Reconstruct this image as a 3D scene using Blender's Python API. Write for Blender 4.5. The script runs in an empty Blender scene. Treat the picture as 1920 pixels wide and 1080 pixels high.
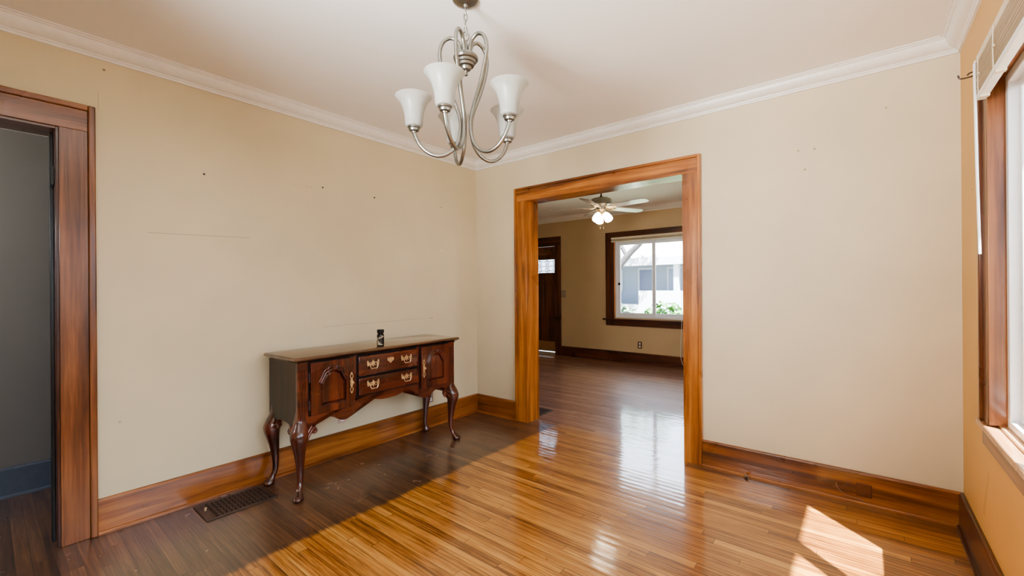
import bpy, bmesh, math, random
from mathutils import Vector, Matrix
random.seed(7)
SC = bpy.context.scene
COL = SC.collection
PI = math.pi
W = 3.733      # right wall
HC = 2.732     # ceiling
FY = 3.835     # far wall
HF = 2.752     # far-room ceiling
BT = 0.165     # thickness of the wall between the rooms

# ------------------------------------------------------------------ helpers
def srgb(r, g, b):
    def f(c):
        c /= 255.0
        return c / 12.92 if c <= 0.04045 else ((c + 0.055) / 1.055) ** 2.4
    return (f(r), f(g), f(b), 1.0)

class NT:
    def __init__(self, name):
        self.m = bpy.data.materials.new(name)
        self.m.use_nodes = True
        self.t = self.m.node_tree
        self.b = self.t.nodes['Principled BSDF']
    def n(self, typ, **kw):
        nd = self.t.nodes.new(typ)
        for k, v in kw.items():
            if k.startswith('_'):
                nd.inputs[k[1:].replace('_', ' ')].default_value = v
            else:
                setattr(nd, k, v)
        return nd
    def l(self, a, b):
        self.t.links.new(a, b)
    def math(self, op, a, b=None, c=None):
        nd = self.t.nodes.new('ShaderNodeMath')
        nd.operation = op
        for i, v in enumerate((a, b, c)):
            if v is None: continue
            if isinstance(v, (int, float)): nd.inputs[i].default_value = v
            else: self.l(v, nd.inputs[i])
        return nd.outputs[0]
    def mix(self, fac, a, b, mode='MIX'):
        nd = self.t.nodes.new('ShaderNodeMix')
        nd.data_type = 'RGBA'
        nd.blend_type = mode
        for s, v in ((nd.inputs[0], fac), (nd.inputs[6], a), (nd.inputs[7], b)):
            if isinstance(v, (int, float)): s.default_value = v
            elif isinstance(v, tuple): s.default_value = v
            else: self.l(v, s)
        return nd.outputs[2]
    def ramp(self, fac, stops):
        nd = self.t.nodes.new('ShaderNodeValToRGB')
        el = nd.color_ramp.elements
        while len(el) < len(stops): el.new(0.5)
        for e, (p, c) in zip(el, stops):
            e.position = p
            e.color = c if isinstance(c, tuple) else (c, c, c, 1)
        self.l(fac, nd.inputs[0])
        return nd.outputs[0]
    def coord(self):
        return self.n('ShaderNodeTexCoord').outputs['Object']
    def mapping(self, vec, scale=(1, 1, 1), loc=(0, 0, 0)):
        nd = self.n('ShaderNodeMapping')
        nd.inputs['Scale'].default_value = scale
        nd.inputs['Location'].default_value = loc
        self.l(vec, nd.inputs[0])
        return nd.outputs[0]
    def noise(self, vec, scale, detail=3, rough=0.5, dist=0.0):
        nd = self.n('ShaderNodeTexNoise')
        nd.inputs['Scale'].default_value = scale
        nd.inputs['Detail'].default_value = detail
        nd.inputs['Roughness'].default_value = rough
        nd.inputs['Distortion'].default_value = dist
        self.l(vec, nd.inputs['Vector'])
        return nd.outputs[0]
    def bump(self, h, strength=0.2, dist=0.01, normal=None):
        nd = self.n('ShaderNodeBump')
        nd.inputs['Strength'].default_value = strength
        nd.inputs['Distance'].default_value = dist
        self.l(h, nd.inputs['Height'])
        if normal is not None: self.l(normal, nd.inputs['Normal'])
        return nd.outputs[0]
    def set(self, **kw):
        for k, v in kw.items():
            s = self.b.inputs[k.replace('_', ' ')]
            if isinstance(v, (int, float, tuple)): s.default_value = v
            else: self.l(v, s)
        return self

def plain(name, col, rough=0.5, metal=0.0, var=0.06, bump=0.0, scale=30, **kw):
    t = NT(name)
    c = t.coord()
    nz = t.noise(c, scale, 4)
    dark = tuple(x * (1 - var * 2) for x in col[:3]) + (1,)
    lite = tuple(min(1, x * (1 + var)) for x in col[:3]) + (1,)
    t.set(Base_Color=t.ramp(nz, [(0.3, dark), (0.7, lite)]), Roughness=rough, Metallic=metal)
    if bump: t.set(Normal=t.bump(nz, bump, 0.003))
    for k, v in kw.items(): t.b.inputs[k.replace('_', ' ')].default_value = v
    return t.m

def wood(name, axis, dark, mid, lite, rough=0.28, coat=0.5, fig=1.0, bump=0.06):
    t = NT(name)
    c = t.coord()
    sc = [14.0, 14.0, 14.0]
    sc[axis] = 0.9
    v = t.mapping(c, tuple(sc))
    n1 = t.noise(v, 1.0, 5, 0.55, 0.6 * fig)
    sc2 = [90.0, 90.0, 90.0]
    sc2[axis] = 3.0
    n2 = t.noise(t.mapping(c, tuple(sc2)), 1.0, 3, 0.6)
    n3 = t.noise(c, 2.2, 3, 0.5)
    f = t.math('ADD', t.math('MULTIPLY', n1, 0.75), t.math('MULTIPLY', n2, 0.25))
    f = t.math('ADD', f, t.math('MULTIPLY', t.math('SUBTRACT', n3, 0.5), 0.25))
    col = t.ramp(f, [(0.36, dark), (0.5, mid), (0.64, lite)])
    t.set(Base_Color=col, Roughness=t.math('ADD', t.math('MULTIPLY', n3, 0.25), rough - 0.1),
          Coat_Weight=coat, Coat_Roughness=0.12, Normal=t.bump(f, bump, 0.004))
    return t.m

class MB:
    """collects geometry (world coordinates) and links it as one mesh object"""
    def __init__(self):
        self.bm = bmesh.new()
    def box(self, a, b, m=None):
        x0, y0, z0 = a; x1, y1, z1 = b
        vs = [self.bm.verts.new(p) for p in ((x0,y0,z0),(x1,y0,z0),(x1,y1,z0),(x0,y1,z0),(x0,y0,z1),(x1,y0,z1),(x1,y1,z1),(x0,y1,z1))]
        if m is not None:
            for v in vs: v.co = m @ v.co
        for f in ((0,3,2,1),(4,5,6,7),(0,1,5,4),(1,2,6,5),(2,3,7,6),(3,0,4,7)):
            self.bm.faces.new([vs[i] for i in f])
        return self
    def loft(self, rings, close=True, cap=True):
        R = [[self.bm.verts.new(p) for p in r] for r in rings]
        n = len(R[0])
        for a, b in zip(R, R[1:]):
            for i in range(n if close else n - 1):
                j = (i + 1) % n
                self.bm.faces.new((a[i], a[j], b[j], b[i]))
        if cap:
            self.bm.faces.new(list(reversed(R[0])))
            self.bm.faces.new(R[-1])
        return self
    def tube(self, pts, r, seg=10, closed=False, flat=None):
        pts = [Vector(p) for p in pts]
        n = len(pts)
        rad = r if isinstance(r, (list, tuple)) else [r] * n
        rings = []
        up = None
        for i, p in enumerate(pts):
            if closed: t = pts[(i + 1) % n] - pts[i - 1]
            else: t = pts[min(i + 1, n - 1)] - pts[max(i - 1, 0)]
            t.normalize()
            if up is None:
                up = Vector((0, 0, 1)) if abs(t.z) < 0.9 else Vector((1, 0, 0))
            s = t.cross(up)
            if s.length < 1e-5:
                up = Vector((1, 0, 0)); s = t.cross(up)
            s.normalize()
            up = s.cross(t).normalized()
            rings.append([p + (s * math.cos(2*PI*k/seg) + up * math.sin(2*PI*k/seg)) * rad[i] for k in range(seg)])
        if closed:
            R = [[self.bm.verts.new(q) for q in r_] for r_ in rings]
            for a in range(n):
                A, B = R[a], R[(a + 1) % n]
                for i in range(seg):
                    j = (i + 1) % seg
                    self.bm.faces.new((A[i], A[j], B[j], B[i]))
        else:
            self.loft(rings)
        return self
    def lathe(self, prof, c=(0, 0, 0), seg=24, m=None, cap=True):
        rings = []
        for r, z in prof:
            ring = []
            for k in range(seg):
                a = 2*PI*k/seg
                p = Vector((max(r, 1e-4)*math.cos(a), max(r, 1e-4)*math.sin(a), z))
                if m is not None: p = m @ p
                ring.append(p + Vector(c))
            rings.append(ring)
        return self.loft(rings, cap=cap)
    def prism(self, poly, fn, d0, d1):
        """2-D polygon (u,v) -> fn(u,v,d) extruded from d0 to d1"""
        bm = self.bm
        a = [bm.verts.new(fn(u, v, d0)) for u, v in poly]
        b = [bm.verts.new(fn(u, v, d1)) for u, v in poly]
        n = len(poly)
        fs = [bm.faces.new(a), bm.faces.new(list(reversed(b)))]
        for i in range(n):
            j = (i + 1) % n
            bm.faces.new((a[j], a[i], b[i], b[j]))
        bmesh.ops.triangulate(bm, faces=[f for f in fs if len(f.verts) > 4])
        return self
    def prism_hole(self, outer, inner, fn, d0, d1):
        bm = self.bm
        L = {}
        for d in (d0, d1):
            loops = []
            es = []
            for poly in (outer, inner):
                vs = [bm.verts.new(fn(u, v, d)) for u, v in poly]
                es += [bm.edges.new((vs[i], vs[(i + 1) % len(vs)])) for i in range(len(vs))]
                loops.append(vs)
            bmesh.ops.triangle_fill(bm, use_beauty=True, edges=es)
            L[d] = loops
        for k in (0, 1):
            A, B = L[d0][k], L[d1][k]
            for i in range(len(A)):
                j = (i + 1) % len(A)
                bm.faces.new((A[i], A[j], B[j], B[i]))
        return self
    def build(self, name, mat, parent=None, smooth=35, bevel=0.0, seg=2, recalc=True):
        bm = self.bm
        if recalc: bmesh.ops.recalc_face_normals(bm, faces=bm.faces[:])
        off = Vector((0, 0, 0))
        if parent is not None:
            off = Vector(parent['_o'])
        for v in bm.verts: v.co -= off
        me = bpy.data.meshes.new(name)
        bm.to_mesh(me)
        bm.free()
        me.materials.append(mat)
        if smooth:
            for p in me.polygons: p.use_smooth = True
            me.set_sharp_from_angle(angle=math.radians(smooth))
        o = bpy.data.objects.new(name, me)
        COL.objects.link(o)
        if parent is not None:
            o.parent = parent
        o['_o'] = tuple(off)
        if bevel:
            md = o.modifiers.new('bevel', 'BEVEL')
            md.width = bevel; md.segments = seg; md.limit_method = 'ANGLE'; md.angle_limit = math.radians(40)
        return o

def empty(name, loc, label=None, cat=None, group=None, kind=None, rz=0.0):
    o = bpy.data.objects.new(name, None)
    COL.objects.link(o)
    o.empty_display_size = 0.1
    o.location = loc
    o.rotation_euler = (0, 0, rz)
    o['_o'] = tuple(loc)
    return tag(o, label, cat, group, kind)

def tag(o, label=None, cat=None, group=None, kind=None):
    if label: o['label'] = label
    if cat: o['category'] = cat
    if group: o['group'] = group
    if kind: o['kind'] = kind
    return o

def struct(o, label, cat):
    return tag(o, label, cat, None, 'structure')

def spline(pts, n=6):
    """Catmull-Rom through points of any dimension"""
    P = [tuple(p) for p in pts]
    P = [tuple(2*a-b for a, b in zip(P[0], P[1]))] + P + [tuple(2*a-b for a, b in zip(P[-1], P[-2]))]
    out = []
    for i in range(1, len(P) - 2):
        for k in range(n):
            t = k / n
            out.append(tuple(0.5*((2*b)+(c-a)*t+(2*a-5*b+4*c-d)*t*t+(3*b-a-3*c+d)*t**3)
                             for a, b, c, d in zip(P[i-1], P[i], P[i+1], P[i+2])))
    out.append(P[-2])
    return out

# ------------------------------------------------------------------ materials
def mat_wall(name, base, marks=None, vary=0.05):
    t = NT(name)
    c = t.coord()
    n1 = t.noise(c, 1.3, 3, 0.5)
    n2 = t.noise(c, 240.0, 2, 0.5)
    dark = tuple(x * (1 - vary) for x in base[:3]) + (1,)
    lite = tuple(min(1, x * (1 + vary)) for x in base[:3]) + (1,)
    col = t.ramp(n1, [(0.35, dark), (0.65, lite)])
    for kind, a, b, r, mc, s in (marks or []):
        if kind == 'dot':
            nd = t.n('ShaderNodeVectorMath', operation='DISTANCE')
            t.l(c, nd.inputs[0]); nd.inputs[1].default_value = a
            fac = t.math('MULTIPLY', t.math('LESS_THAN', nd.outputs['Value'], r), s)
        else:   # a thin scuff from a to b
            A, B = Vector(a), Vector(b)
            d = (B - A); L = d.length; d.normalize()
            sub = t.n('ShaderNodeVectorMath', operation='SUBTRACT'); t.l(c, sub.inputs[0]); sub.inputs[1].default_value = a
            dot = t.n('ShaderNodeVectorMath', operation='DOT_PRODUCT'); t.l(sub.outputs[0], dot.inputs[0]); dot.inputs[1].default_value = tuple(d)
            cl = t.n('ShaderNodeClamp'); t.l(dot.outputs['Value'], cl.inputs[0]); cl.inputs[2].default_value = L
            scl = t.n('ShaderNodeVectorMath', operation='SCALE'); scl.inputs[0].default_value = tuple(d); t.l(cl.outputs[0], scl.inputs['Scale'])
            dist = t.n('ShaderNodeVectorMath', operation='DISTANCE'); t.l(sub.outputs[0], dist.inputs[0]); t.l(scl.outputs[0], dist.inputs[1])
            fac = t.math('MULTIPLY', t.math('LESS_THAN', dist.outputs['Value'], r), s)
        col = t.mix(fac, col, mc)
    t.set(Base_Color=col, Roughness=0.55, Normal=t.bump(n2, 0.08, 0.001))
    t.b.inputs['Specular IOR Level'].default_value = 0.35
    return t.m

PAINT = srgb(211, 198, 167)
PAINT_B = srgb(214, 202, 174)
GREY = srgb(150, 138, 118)
LW_MARKS = [('line', (0, -2.817, 1.697), (0, -2.269, 1.712), 0.0022, srgb(165, 150, 125), 0.7),
            ('line', (0, -1.75, 1.055), (0, -0.66, 1.062), 0.003, srgb(170, 158, 135), 0.45),
            ('dot', (0, -0.501, 1.734), None, 0.006, srgb(245, 240, 230), 1.0),
            ('dot', (0, -1.87, 2.141), None, 0.004, GREY, 0.8), ('dot', (0, -1.84, 2.141), None, 0.004, GREY, 0.8),
            ('dot', (0, -1.97, 2.141), None, 0.005, srgb(185, 160, 120), 0.6),
            ('dot', (0, -3.006, 2.594), None, 0.006, srgb(120, 108, 88), 0.9),
            ('dot', (0, -2.95, 0.60), None, 0.008, srgb(175, 160, 140), 0.7),
            ('line', (0, -3.03, 2.36), (0, -3.03, 2.46), 0.0015, srgb(165, 148, 115), 0.6)]
BW_MARKS = [('dot', (2.976, 0, 2.252), None, 0.006, srgb(150, 125, 90), 0.8), ('dot', (3.064, 0, 2.247), None, 0.007, srgb(150, 125, 90), 0.8),
            ('dot', (3.011, 0, 2.121), None, 0.007, srgb(150, 125, 90), 0.8), ('dot', (3.42, 0, 2.42), None, 0.006, srgb(150, 125, 90), 0.7),
            ('dot', (0.17, 0, 2.11), None, 0.006, GREY, 0.8)]
M_wall_left = mat_wall('paint_left', PAINT, LW_MARKS)
M_wall_back = mat_wall('paint_back', PAINT_B, BW_MARKS)
M_wall_right = mat_wall('paint_right_bounce', srgb(214, 175, 116), [('dot', (W, -0.30, 1.83), None, 0.006, srgb(120, 95, 60), 0.8),
                ('line', (W, -0.52, 0.30), (W, -0.62, 0.50), 0.02, srgb(175, 140, 95), 0.35)])  # wall tan deepened: warm bounce light painted into the colour
M_wall_far = mat_wall('paint_far', srgb(196, 174, 140))
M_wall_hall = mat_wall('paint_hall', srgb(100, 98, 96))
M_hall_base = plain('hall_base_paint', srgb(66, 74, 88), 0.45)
M_ceil = mat_wall('ceiling_paint', srgb(242, 239, 233), vary=0.015)
M_crown = plain('crown_paint', srgb(238, 235, 228), 0.35, var=0.02)
M_white = plain('white_vinyl', srgb(236, 238, 240), 0.3, var=0.01)
M_plaster = plain('outer_wall', srgb(210, 205, 198), 0.8)

def mat_floor():
    t = NT('oak_strip_floor')
    c = t.coord()
    sep = t.n('ShaderNodeSeparateXYZ'); t.l(c, sep.inputs[0])
    X, Y = sep.outputs[0], sep.outputs[1]
    v = t.math('DIVIDE', Y, 0.054)
    row = t.math('FLOOR', v)
    fr = t.math('FRACT', v)
    wn = t.n('ShaderNodeTexWhiteNoise', noise_dimensions='1D'); t.l(row, wn.inputs['W'])
    u = t.math('DIVIDE', t.math('ADD', X, t.math('MULTIPLY', wn.outputs['Value'], 7.0)), 1.15)
    colr = t.math('FLOOR', u)
    fu = t.math('FRACT', u)
    comb = t.n('ShaderNodeCombineXYZ'); t.l(row, comb.inputs[0]); t.l(colr, comb.inputs[1])
    wn2 = t.n('ShaderNodeTexWhiteNoise', noise_dimensions='2D'); t.l(comb.outputs[0], wn2.inputs['Vector'])
    rnd = wn2.outputs['Value']
    # grain, shifted per board
    off = t.n('ShaderNodeCombineXYZ'); t.l(t.math('MULTIPLY', rnd, 37.0), off.inputs[0]); t.l(t.math('MULTIPLY', rnd, 11.0), off.inputs[2])
    add = t.n('ShaderNodeVectorMath', operation='ADD'); t.l(c, add.inputs[0]); t.l(off.outputs[0], add.inputs[1])
    g1 = t.noise(t.mapping(add.outputs[0], (1.6, 60.0, 1.0)), 1.0, 5, 0.62, 0.8)
    g2 = t.noise(t.mapping(add.outputs[0], (9.0, 190.0, 1.0)), 1.0, 3, 0.6)
    blot = t.noise(c, 2.6, 4, 0.55)
    fine = t.noise(t.mapping(c, (14.0, 30.0, 1.0)), 1.0, 3, 0.6)
    f = t.math('ADD', t.math('MULTIPLY', t.math('ADD', t.math('MULTIPLY', t.math('SUBTRACT', g1, 0.5), 1.35), 0.5), 0.62), t.math('MULTIPLY', g2, 0.30))
    f = t.math('ADD', f, t.math('MULTIPLY', t.math('SUBTRACT', rnd, 0.5), 0.20))
    f = t.math('ADD', f, t.math('MULTIPLY', t.math('SUBTRACT', blot, 0.5), 0.22))
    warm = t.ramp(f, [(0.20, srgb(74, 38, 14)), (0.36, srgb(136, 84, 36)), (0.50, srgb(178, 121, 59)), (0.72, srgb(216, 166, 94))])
    aged_and_shade = t.ramp(f, [(0.20, srgb(40, 24, 15)), (0.38, srgb(72, 46, 30)), (0.56, srgb(98, 66, 43)), (0.74, srgb(132, 94, 62))])
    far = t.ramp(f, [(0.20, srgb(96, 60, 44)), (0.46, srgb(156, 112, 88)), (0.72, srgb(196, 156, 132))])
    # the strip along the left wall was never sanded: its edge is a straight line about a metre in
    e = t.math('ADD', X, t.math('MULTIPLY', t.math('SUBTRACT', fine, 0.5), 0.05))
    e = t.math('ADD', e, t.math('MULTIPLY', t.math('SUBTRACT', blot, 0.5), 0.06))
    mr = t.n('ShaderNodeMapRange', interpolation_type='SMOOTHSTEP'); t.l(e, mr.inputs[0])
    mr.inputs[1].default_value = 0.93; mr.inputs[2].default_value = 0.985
    # shade along the back wall's foot, right of the opening, painted as darker boards
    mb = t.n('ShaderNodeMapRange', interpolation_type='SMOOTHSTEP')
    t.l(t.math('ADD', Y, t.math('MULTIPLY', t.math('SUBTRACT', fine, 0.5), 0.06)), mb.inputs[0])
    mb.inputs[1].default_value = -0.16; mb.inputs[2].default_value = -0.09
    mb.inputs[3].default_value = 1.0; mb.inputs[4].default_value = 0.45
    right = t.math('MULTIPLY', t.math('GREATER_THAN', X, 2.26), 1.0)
    shade_band = t.math('ADD', t.math('MULTIPLY', mb.outputs[0], right), t.math('SUBTRACT', 1.0, right))
    mix1 = t.mix(t.math('MULTIPLY', mr.outputs[0], shade_band), aged_and_shade, warm)
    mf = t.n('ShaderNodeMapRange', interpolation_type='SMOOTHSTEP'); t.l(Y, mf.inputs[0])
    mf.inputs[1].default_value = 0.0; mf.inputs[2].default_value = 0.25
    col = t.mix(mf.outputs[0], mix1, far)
    # seams
    s1 = t.math('LESS_THAN', t.math('ABSOLUTE', t.math('SUBTRACT', fr, 0.5)), 0.478)
    s2 = t.math('LESS_THAN', t.math('ABSOLUTE', t.math('SUBTRACT', fu, 0.5)), 0.4988)
    seam = t.math('MULTIPLY', s1, s2)
    col = t.mix(seam, t.mix(0.72, col, srgb(22, 11, 5)), col)
    scuff = t.noise(c, 5.5, 6, 0.65)
    rough0 = t.math('ADD', t.math('MULTIPLY', scuff, 0.24), 0.20)
    aged_f = t.math('MULTIPLY', t.math('SUBTRACT', 1.0, mr.outputs[0]), t.math('LESS_THAN', Y, 0.1))
    mw = t.n('ShaderNodeMapRange', interpolation_type='SMOOTHSTEP'); t.l(Y, mw.inputs[0])
    mw.inputs[1].default_value = -1.3; mw.inputs[2].default_value = 0.3
    worn = mw.outputs[0]
    rough = t.math('ADD', rough0, t.math('MULTIPLY', worn, 0.12))
    cup = t.math('MULTIPLY', t.math('ABSOLUTE', t.math('SUBTRACT', fr, 0.5)), 0.35)
    h = t.math('ADD', t.math('MULTIPLY', t.noise(t.mapping(c, (3.0, 9.0, 1.0)), 1.0, 2), 1.0), t.math('MULTIPLY', g1, 0.12))
    h = t.math('SUBTRACT', h, cup)
    nrm = t.bump(h, 0.16, 0.010)
    t.set(Base_Color=col, Roughness=rough, Normal=nrm, Coat_Weight=1.0, Coat_Normal=nrm,
          Coat_Roughness=t.math('ADD', t.math('ADD', t.math('MULTIPLY', scuff, 0.10), 0.05), t.math('SUBTRACT', t.math('MULTIPLY', aged_f, 0.16), t.math('MULTIPLY', worn, 0.045))), Coat_IOR=1.8, Specular_IOR_Level=t.math('ADD', 0.5, t.math('MULTIPLY', worn, 0.5)))
    return t.m
M_floor = mat_floor()

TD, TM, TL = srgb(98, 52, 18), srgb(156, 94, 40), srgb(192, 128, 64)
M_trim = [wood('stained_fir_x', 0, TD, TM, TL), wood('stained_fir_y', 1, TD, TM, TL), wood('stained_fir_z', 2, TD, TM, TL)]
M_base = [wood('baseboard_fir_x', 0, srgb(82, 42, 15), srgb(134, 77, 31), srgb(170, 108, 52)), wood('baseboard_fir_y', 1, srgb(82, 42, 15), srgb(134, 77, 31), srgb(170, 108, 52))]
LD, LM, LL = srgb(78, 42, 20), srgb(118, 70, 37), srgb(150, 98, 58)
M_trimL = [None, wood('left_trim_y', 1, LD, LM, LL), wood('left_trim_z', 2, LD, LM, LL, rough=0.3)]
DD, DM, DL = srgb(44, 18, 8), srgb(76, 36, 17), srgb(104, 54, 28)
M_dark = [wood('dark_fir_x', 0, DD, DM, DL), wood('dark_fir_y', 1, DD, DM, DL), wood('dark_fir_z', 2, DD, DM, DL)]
RD, RM, RL = srgb(62, 31, 14), srgb(104, 58, 30), srgb(142, 90, 52)
M_win = [None, wood('window_trim_y', 1, RD, RM, RL), wood('window_trim_z', 2, RD, RM, RL)]
CD, CM, CL = srgb(48, 20, 12), srgb(82, 36, 22), srgb(112, 54, 33)
M_ch = [wood('cherry_x', 0, CD, CM, CL, 0.25, 0.8, 0.6, 0.02), wood('cherry_y', 1, CD, CM, CL, 0.25, 0.8, 0.6, 0.02), wood('cherry_z', 2, CD, CM, CL, 0.25, 0.8, 0.6, 0.02)]
M_ch_side = wood('cherry_side_shade', 2, srgb(32, 21, 15), srgb(46, 31, 23), srgb(58, 40, 30), 0.45, 0.25, 0.5, 0.02)  # darker cherry: shade on the case sides painted into the wood
M_brass = plain('worn_brass', srgb(236, 214, 172), 0.32, 0.85, var=0.10, scale=120)
M_nickel = plain('brushed_nickel', srgb(152, 150, 142), 0.32, 1.0, var=0.05, scale=80)
M_steel = plain('dark_steel', srgb(120, 116, 124), 0.3, 1.0)
M_black = plain('black_plastic', srgb(18, 17, 16), 0.35)
M_bronze = plain('brown_register_enamel', srgb(84, 66, 56), 0.4, 0.3, var=0.15)
M_shade_dark = plain('shade_black', srgb(10, 8, 7), 0.9)  # stands for shade inside the ducts and between the sideboard fronts
M_plate = plain('cream_plate', srgb(222, 206, 190), 0.35)
M_grayplate = plain('gray_plate', srgb(140, 132, 120), 0.35)
M_brownplate = plain('brown_plate', srgb(104, 58, 27), 0.4)
M_blind = plain('blind_cream', srgb(222, 208, 182), 0.4, var=0.03)
M_blindwhite = plain('blind_rail_white', srgb(240, 240, 236), 0.35, var=0.01)

def mat_frost():
    t = NT('frosted_glass')
    c = t.coord()
    n = t.noise(c, 18, 3)
    tr = t.n('ShaderNodeBsdfTranslucent'); tr.inputs[0].default_value = (0.74, 0.72, 0.67, 1)
    mx = t.n('ShaderNodeMixShader'); mx.inputs[0].default_value = 0.5
    t.set(Base_Color=t.ramp(n, [(0.3, (0.52, 0.52, 0.48, 1)), (0.7, (0.62, 0.62, 0.58, 1))]), Roughness=0.35)
    out = t.t.nodes['Material Output']
    t.l(t.b.outputs[0], mx.inputs[1]); t.l(tr.outputs[0], mx.inputs[2]); t.l(mx.outputs[0], out.inputs[0])
    return t.m
M_frost = mat_frost()

def mat_lit(name, col, s):
    t = NT(name)
    n = t.noise(t.coord(), 20, 2)
    t.set(Base_Color=t.ramp(n, [(0.3, (0.85, 0.82, 0.75, 1)), (0.7, (0.95, 0.93, 0.88, 1))]), Roughness=0.4, Emission_Color=col, Emission_Strength=s)
    return t.m
M_lit = mat_lit('lit_glass', (1.0, 0.86, 0.66, 1), 16.0)

def mat_glass():
    """clear pane: mostly see-through, with a weak mirror"""
    t = NT('window_glass')
    tp = t.n('ShaderNodeBsdfTransparent'); tp.inputs[0].default_value = (0.95, 0.97, 0.98, 1)
    gl = t.n('ShaderNodeBsdfGlossy'); gl.inputs['Roughness'].default_value = 0.02
    fz = t.n('ShaderNodeFresnel'); fz.inputs[0].default_value = 1.35
    nz = t.noise(t.coord(), 3, 2)
    fac = t.math('MULTIPLY', fz.outputs[0], t.math('ADD', t.math('MULTIPLY', nz, 0.3), 0.5))
    mx = t.n('ShaderNodeMixShader')
    t.l(fac, mx.inputs[0]); t.l(tp.outputs[0], mx.inputs[1]); t.l(gl.outputs[0], mx.inputs[2])
    t.l(mx.outputs[0], t.t.nodes['Material Output'].inputs[0])
    return t.m
M_glass = mat_glass()

# ------------------------------------------------------------------ the shell
YR = -5.1     # wall behind the viewpoint
X0, X1 = -2.7, 4.6
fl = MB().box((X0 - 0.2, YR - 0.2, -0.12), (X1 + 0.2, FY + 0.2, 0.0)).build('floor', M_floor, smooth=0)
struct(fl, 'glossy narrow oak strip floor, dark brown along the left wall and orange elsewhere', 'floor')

ce = MB().box((-0.2, YR - 0.2, HC), (W + 0.15, 0.0, HC + 0.1)).build('ceiling', M_ceil, smooth=0)
struct(ce, 'smooth pale ceiling of the near room with the chandelier', 'ceiling')
ce2 = MB().box((X0 - 0.1, BT, HF), (X1 + 0.1, FY + 0.15, HF + 0.1)).build('ceiling', M_ceil, smooth=0)
struct(ce2, 'pale ceiling of the far room above the ceiling fan', 'ceiling')
ce3 = MB().box((-1.25, YR - 0.1, HC), (-0.2, -1.7, HC + 0.1)).build('ceiling', M_ceil, smooth=0)
struct(ce3, 'ceiling of the dim hallway beyond the left doorway', 'ceiling')

# left wall with its doorway
DY0, DY1, DH = -4.05, -3.186, 2.22
LT = 0.18
wl = MB().box((-LT, DY1, 0), (0, 0.0, HC)).box((-LT, YR, 0), (0, DY0, HC)).box((-LT, DY0, DH), (0, DY1, HC)).build('wall_left', M_wall_left, smooth=0)
struct(wl, 'cream painted left wall behind the sideboard, with small nail holes and scuffs', 'wall')
# wall between the rooms, cased opening
OX0, OX1, OH = 0.690, 2.241, 2.236
wb = MB().box((X0, 0, 0), (OX0, BT, HF)).box((OX1, 0, 0), (X1, BT, HF)).box((OX0, 0, OH), (OX1, BT, HF)).build('wall_back', M_wall_back, smooth=0)
struct(wb, 'tan painted back wall around the wide cased opening', 'wall')
# right wall with window
WY0, WY1, WZ0, WZ1 = -2.62, -0.83, 0.745, 2.20
WT = 0.15
VY0, VY1 = -4.85, -3.10     # second window of the same wall, beside the viewpoint
wr = MB().box((W, WY1, 0), (W + WT, 0.0, HC)).box((W, VY1, 0), (W + WT, WY0, HC)).box((W, YR, 0), (W + WT, VY0, HC))
for q0, q1 in ((WY0, WY1), (VY0, VY1)):
    wr.box((W, q0, 0), (W + WT, q1, WZ0)).box((W, q0, WZ1), (W + WT, q1, HC))
wr = wr.build('wall_right', M_wall_right, smooth=0)
struct(wr, 'right wall around the wood framed window, its tan deepened by painted bounce light', 'wall')
# wall behind the viewpoint, with a wide window opening
wq = MB().box((0, YR - 0.15, 0), (W, YR, HC)).build('wall_rear', M_wall_left, smooth=0)
struct(wq, 'cream painted rear wall of the near room behind the viewpoint', 'wall')
# far room
FWX0, FWX1, FWZ0, FWZ1 = -0.21, 1.20, 0.80, 2.20
FDX0, FDX1, FDH = -2.42, -1.475, 2.20
wf = MB()
wf.box((X0, FY, 0), (FDX0, FY + 0.15, HF)).box((FDX0, FY, FDH), (FDX1, FY + 0.15, HF)).box((FDX1, FY, 0), (FWX0, FY + 0.15, HF))
wf.box((FWX0, FY, 0), (FWX1, FY + 0.15, FWZ0)).box((FWX0, FY, FWZ1), (FWX1, FY + 0.15, HF)).box((FWX1, FY, 0), (X1, FY + 0.15, HF))
wf = wf.build('wall_far', M_wall_far, smooth=0)
struct(wf, 'brownish tan far wall of the second room with the front door and window', 'wall')
w4 = MB().box((X0 - 0.15, 0, 0), (X0, FY + 0.15, HF)).build('wall_far_left', M_wall_far, smooth=0)
struct(w4, 'tan left wall of the far room', 'wall')
SY0, SY1 = 0.95, 1.9
w5 = MB().box((X1, 0, 0), (X1 + 0.15, SY0, HF)).box((X1, SY1, 0), (X1 + 0.15, FY + 0.15, HF)).box((X1, SY0, 0), (X1 + 0.15, SY1, 0.7)).box((X1, SY0, 2.2), (X1 + 0.15, SY1, HF)).build('wall_far_right', M_wall_far, smooth=0)
struct(w5, 'tan right wall of the far room with a window opening', 'wall')
# hallway
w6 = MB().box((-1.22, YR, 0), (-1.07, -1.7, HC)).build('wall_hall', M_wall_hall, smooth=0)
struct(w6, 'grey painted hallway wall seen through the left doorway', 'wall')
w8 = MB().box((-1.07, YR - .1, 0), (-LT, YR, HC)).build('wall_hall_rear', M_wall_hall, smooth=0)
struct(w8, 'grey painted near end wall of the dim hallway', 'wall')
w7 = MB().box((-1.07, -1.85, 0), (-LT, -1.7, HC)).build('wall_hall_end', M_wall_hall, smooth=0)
struct(w7, 'grey painted end wall of the dim hallway', 'wall')

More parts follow.
